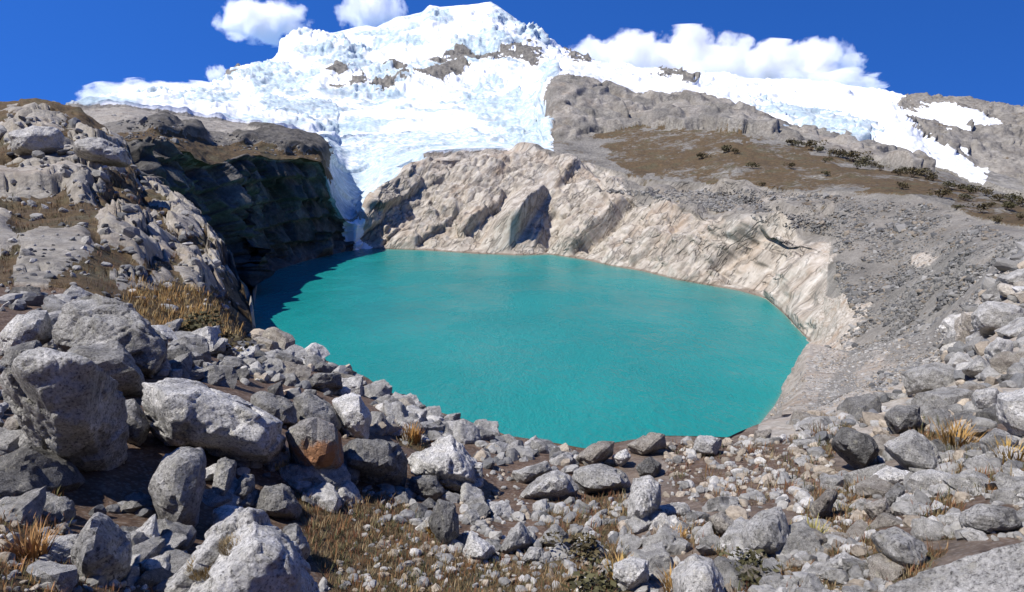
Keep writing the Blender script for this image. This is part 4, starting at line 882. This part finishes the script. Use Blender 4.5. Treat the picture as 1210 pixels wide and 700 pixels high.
TUSS = [((245, 672), 34, .9, (.36, .27, .13), 'straw coloured moss cushion on the pale speckled boulder', 'moss_cushion'),
        ((278, 645), 30, .8, (.34, .26, .14), 'beige moss cushion near the crest of the pale speckled boulder', 'moss_cushion'),
        ((515, 634), 26, 1., (.42, .26, .07), 'golden tussock beside the dark rounded upright stone', 'grass_tussock'),
        ((487, 522), 34, 1., (.30, .16, .05), 'russet tussock behind the pyramid shaped boulder', 'grass_tussock'),
        ((800, 640), 26, 1., (.36, .21, .06), 'orange tussock beside the upright whitish boulder', 'grass_tussock'),
        ((735, 690), 40, 1.1, (.38, .25, .09), 'tall straw tussock in front of the rounded pale boulder', 'grass_tussock'),
        ((800, 705), 40, 1.1, (.36, .22, .08), 'straw tussock before the rough pale grey boulder', 'grass_tussock'),
        ((960, 640), 34, 1., (.25, .22, .08), 'olive tussock beside the pale many faced boulder', 'grass_tussock'),
        ((1065, 672), 36, 1., (.40, .27, .08), 'orange yellow tussock at the edge of the large smooth slab', 'grass_tussock'),
        ((1130, 530), 40, 1., (.33, .20, .07), 'russet tussock between the pitted boulder and the bluish flat boulder', 'grass_tussock'),
        ((1195, 548), 36, 1., (.36, .24, .08), 'golden tussock below the big white block', 'grass_tussock'),
        ((110, 680), 34, 1.1, (.32, .15, .06), 'reddish brown tussock in front of the pointed grey boulder', 'grass_tussock'),
        ((35, 660), 44, 1.1, (.30, .17, .07), 'bushy brown tussock on the turf below the overhanging boulder', 'grass_tussock'),
        ((330, 555), 26, 1., (.40, .32, .17), 'bleached straw tussock under the rust patched boulder', 'grass_tussock')]
for (x, y), wpx, hs_, c_, lab, nm in TUSS:
    p = cast(x, y)[0]; d = np.linalg.norm(p - np.array([0, 0, H])); s = wpx * d / FPX
    if nm == 'moss_cushion':                      # sits on the boulder's face
        ok, loc, nrm, _, o_, _ = SC.ray_cast(bpy.context.evaluated_depsgraph_get(), Vector((0, 0, H)), Vector(pix_dir(x, y)).normalized())
        if ok: p = np.array(loc[:]); d = (loc - Vector((0, 0, H))).length; s = wpx * d / FPX
        s *= 1.25; v, f, c2 = tuft(g, 800, s * .24, s * .42, c_)
    else: v, f, c2 = tuft(g, 130, s * .6 * hs_, s * .3, c_)
    ob = bpy.data.objects.new(nm, blades_object(nm, v, f, c2)); ob.location = p; COL.objects.link(ob); tag(ob, lab, 'moss' if nm == 'moss_cushion' else 'grass')

def leafy(g, n, w, hgt, col):
    V, C_ = [], []
    cl = [(g.normal(0, .28), g.normal(0, .28), g.uniform(.35, .85), g.uniform(.25, .45)) for _ in range(7)]
    for _ in range(n):
        cx, cy, cz_, cr_ = cl[g.integers(len(cl))]; d = g.normal(size=3); d /= np.linalg.norm(d); d *= cr_ * g.uniform(.5, 1) ** .5
        c0 = np.array([(cx + d[0]) * w, (cy + d[1]) * w, max((cz_ + d[2] * .8) * hgt, .02)])
        t1 = g.normal(size=3); t1 /= np.linalg.norm(t1); t2 = np.cross(t1, g.normal(size=3)); t2 /= np.linalg.norm(t2); s = w * g.uniform(.05, .11)
        V += [c0 - t1 * s, c0 + t2 * s * .6, c0 + t1 * s, c0 - t2 * s * .6]; c_ = np.clip(np.array(col) * g.uniform(.5, 1.6), 0, .5); C_ += [c_] * 4
    return np.array(V), np.arange(n * 4).reshape(n, 4), np.array(C_)
def stems_mesh(g, w, hgt):
    V, F, C_ = [], [], []
    for k in range(6):
        a = g.uniform(0, 6.28); t = np.array([math.cos(a) * w * .32, math.sin(a) * w * .32, hgt * .7]); r_ = w * .025; o_ = len(V)
        for j in range(3):
            b_ = a + j * 2.094; V.append(np.array([math.cos(b_) * r_, math.sin(b_) * r_, -.05 * hgt]))
        V.append(t); F += [[o_, o_ + 1, o_ + 3], [o_ + 1, o_ + 2, o_ + 3], [o_ + 2, o_, o_ + 3]]
    return np.array(V), np.array(F), np.tile([.10, .07, .05], (len(V), 1))
bush_meshes = []
for j in range(5):
    v, f, c_ = leafy(g, 260, 1.0, .9, (.060, .055, .026) if j % 2 else (.075, .06, .03)); bush_meshes.append((blades_object('foliage', v, f, c_), blades_object('stems', *stems_mesh(g, 1., .9))))
def shrub(p, w, hgt, lab, group, j):
    e = bpy.data.objects.new('shrub', None); e.location = p; e.scale = (w, w, hgt); e.rotation_euler = (0, 0, RNG.uniform(0, 6.28)); COL.objects.link(e); tag(e, lab, 'shrub', group)
    for nm, me in zip(('foliage', 'stems'), bush_meshes[j % 5]):
        o_ = bpy.data.objects.new(nm, me); o_.parent = e; COL.objects.link(o_)
BUSH = [(936, 170, 11), (945, 172, 9), (958, 176, 14), (966, 178, 10), (984, 180, 8), (990, 184, 13), (1000, 186, 10), (1008, 190, 15), (1018, 192, 12), (1030, 196, 9), (1062, 206, 11), (1070, 203, 9), (1078, 208, 13), (1086, 206, 12), (1095, 210, 12), (1102, 212, 9), (1120, 222, 11), (1136, 224, 9), (1150, 227, 13), (1165, 230, 12), (1180, 236, 11), (1195, 240, 14), (1207, 243, 10),
        (860, 178, 12), (868, 180, 9), (830, 186, 11), (890, 198, 10), (935, 198, 9), (978, 206, 8), (1066, 222, 11), (1112, 232, 15), (1140, 236, 10), (1160, 250, 12), (1188, 246, 13), (1178, 262, 10), (900, 218, 7), (1013, 198, 11), (1040, 200, 8), (1130, 246, 8), (1205, 258, 9), (1170, 243, 8), (975, 190, 7)]
for j, (x, y, wpx) in enumerate(BUSH):
    p = cast(x, y + 2, 250, 1100)[0]
    if np.isnan(p[0]): p = cast(x, y + 8, 250, 1100)[0]
    if np.isnan(p[0]): continue
    d = np.linalg.norm(p - np.array([0, 0, H])); w = wpx * d / FPX
    ridge = j < 23
    shrub(p, w, w * .8, 'dark low shrub in the row along the crest of the brown hillside' if ridge else 'dark low shrub standing alone on the brown grass of the far hillside', 'shrubs on the hillside crest' if ridge else 'scattered hillside shrubs', j)
FS = [((258, 418), 46, 34, 'dark twiggy shrub between the rubble and the pitted boulder'), ((225, 400), 40, 30, 'olive shrub below the golden turf of the rocky hill'), ((690, 660), 40, 34, 'dark green low shrub in the turf below the long slab'), ((690, 700), 60, 40, 'grey green low shrub in front of the rounded pale boulder'), ((440, 560), 34, 28, 'dark olive shrub under the dark rough boulder'), ((545, 575), 22, 18, 'small olive shrub at the foot of the pyramid shaped boulder'), ((895, 680), 44, 34, 'grey green shrub beside the rough pale grey boulder')]
for j, ((x, y), wpx, hpx, lab) in enumerate(FS):
    p = cast(x, y)[0]; d = np.linalg.norm(p - np.array([0, 0, H])); shrub(p, wpx * d / FPX, hpx * d / FPX * .8, lab, None, j)

# ------------------------------------------------------------------ clouds
def cloud_mat(seed, dens):
    m = bpy.data.materials.new('cloud_vapour'); m.use_nodes = True; nt = m.node_tree; nt.nodes.clear(); q = NB(nt)
    out = q.n('ShaderNodeOutputMaterial'); pv = q.n('ShaderNodeVolumePrincipled'); q.l(pv.outputs[0], out.inputs['Volume'])
    co = q.n('ShaderNodeTexCoord').outputs['Object']; ln = q.n('ShaderNodeVectorMath', operation='LENGTH'); q.l(co, ln.inputs[0])
    va = q.n('ShaderNodeVectorMath', operation='ADD'); q.l(co, va.inputs[0]); va.inputs[1].default_value = (seed * 3.7, seed * 1.3, 0)
    mpn = q.n('ShaderNodeMapping'); mpn.inputs['Scale'].default_value = (1.5, 1., .8); q.l(va.outputs[0], mpn.inputs[0])
    n1 = q.noise(mpn.outputs[0], 1.7, 5, .6)
    f = q.math('SUBTRACT', 1.0, ln.outputs['Value']); f = q.math('ADD', f, q.math('MULTIPLY', q.math('SUBTRACT', n1, .5), 2.4))
    f = q.math('SUBTRACT', f, .22); f = q.math('MULTIPLY', f, 2.6); f = q.math('MINIMUM', q.math('MAXIMUM', f, 0.0), 1.0)
    q.l(q.math('MULTIPLY', f, dens), pv.inputs['Density']); pv.inputs['Color'].default_value = (1, 1, 1, 1); pv.inputs['Anisotropy'].default_value = .2
    return m
CL = [((312, 26), 112, 50, 6000, 'small separate white cloud beside the snowy summit'), ((440, 14), 82, 60, 5600, 'white cloud puff rising behind the snowy summit ridge'), ((190, 116), 170, 40, 5600, 'low white cloud bank behind the lower snow ridge'), ((256, 88), 28, 22, 6000, 'tiny wisp of white cloud above the lower snow ridge'),
      ((735, 70), 130, 60, 5600, 'thin white cloud behind the shoulder of the snow peak'), ((815, 80), 170, 84, 5600, 'tall billowing white cloud behind the long snow slope'), ((892, 84), 190, 62, 5800, 'broad white cloud bank over the long snow slope'), ((966, 72), 80, 56, 5800, 'heaped white cloud at the end of the cloud bank'), ((1006, 73), 36, 24, 6000, 'little white cloud just past the heaped cloud'), ((965, 98), 150, 32, 5600, 'flat white cloud lying on the long snow slope')]
cv, cf = ICO[3]
for j, ((x, y), wpx, hpx, dist, lab) in enumerate(CL):
    d = pix_dir(x, y); loc = np.array([0, 0, H]) + d * dist; s = dist / FPX / 2
    me = mesh_from('cloud', cv, cf, cloud_mat(j + 1, .03)); ob = bpy.data.objects.new('cloud', me); ob.location = loc
    ob.scale = (wpx * s * 1.15, max(wpx, hpx) * s * .8, hpx * s * 1.15); COL.objects.link(ob); tag(ob, lab, 'cloud')
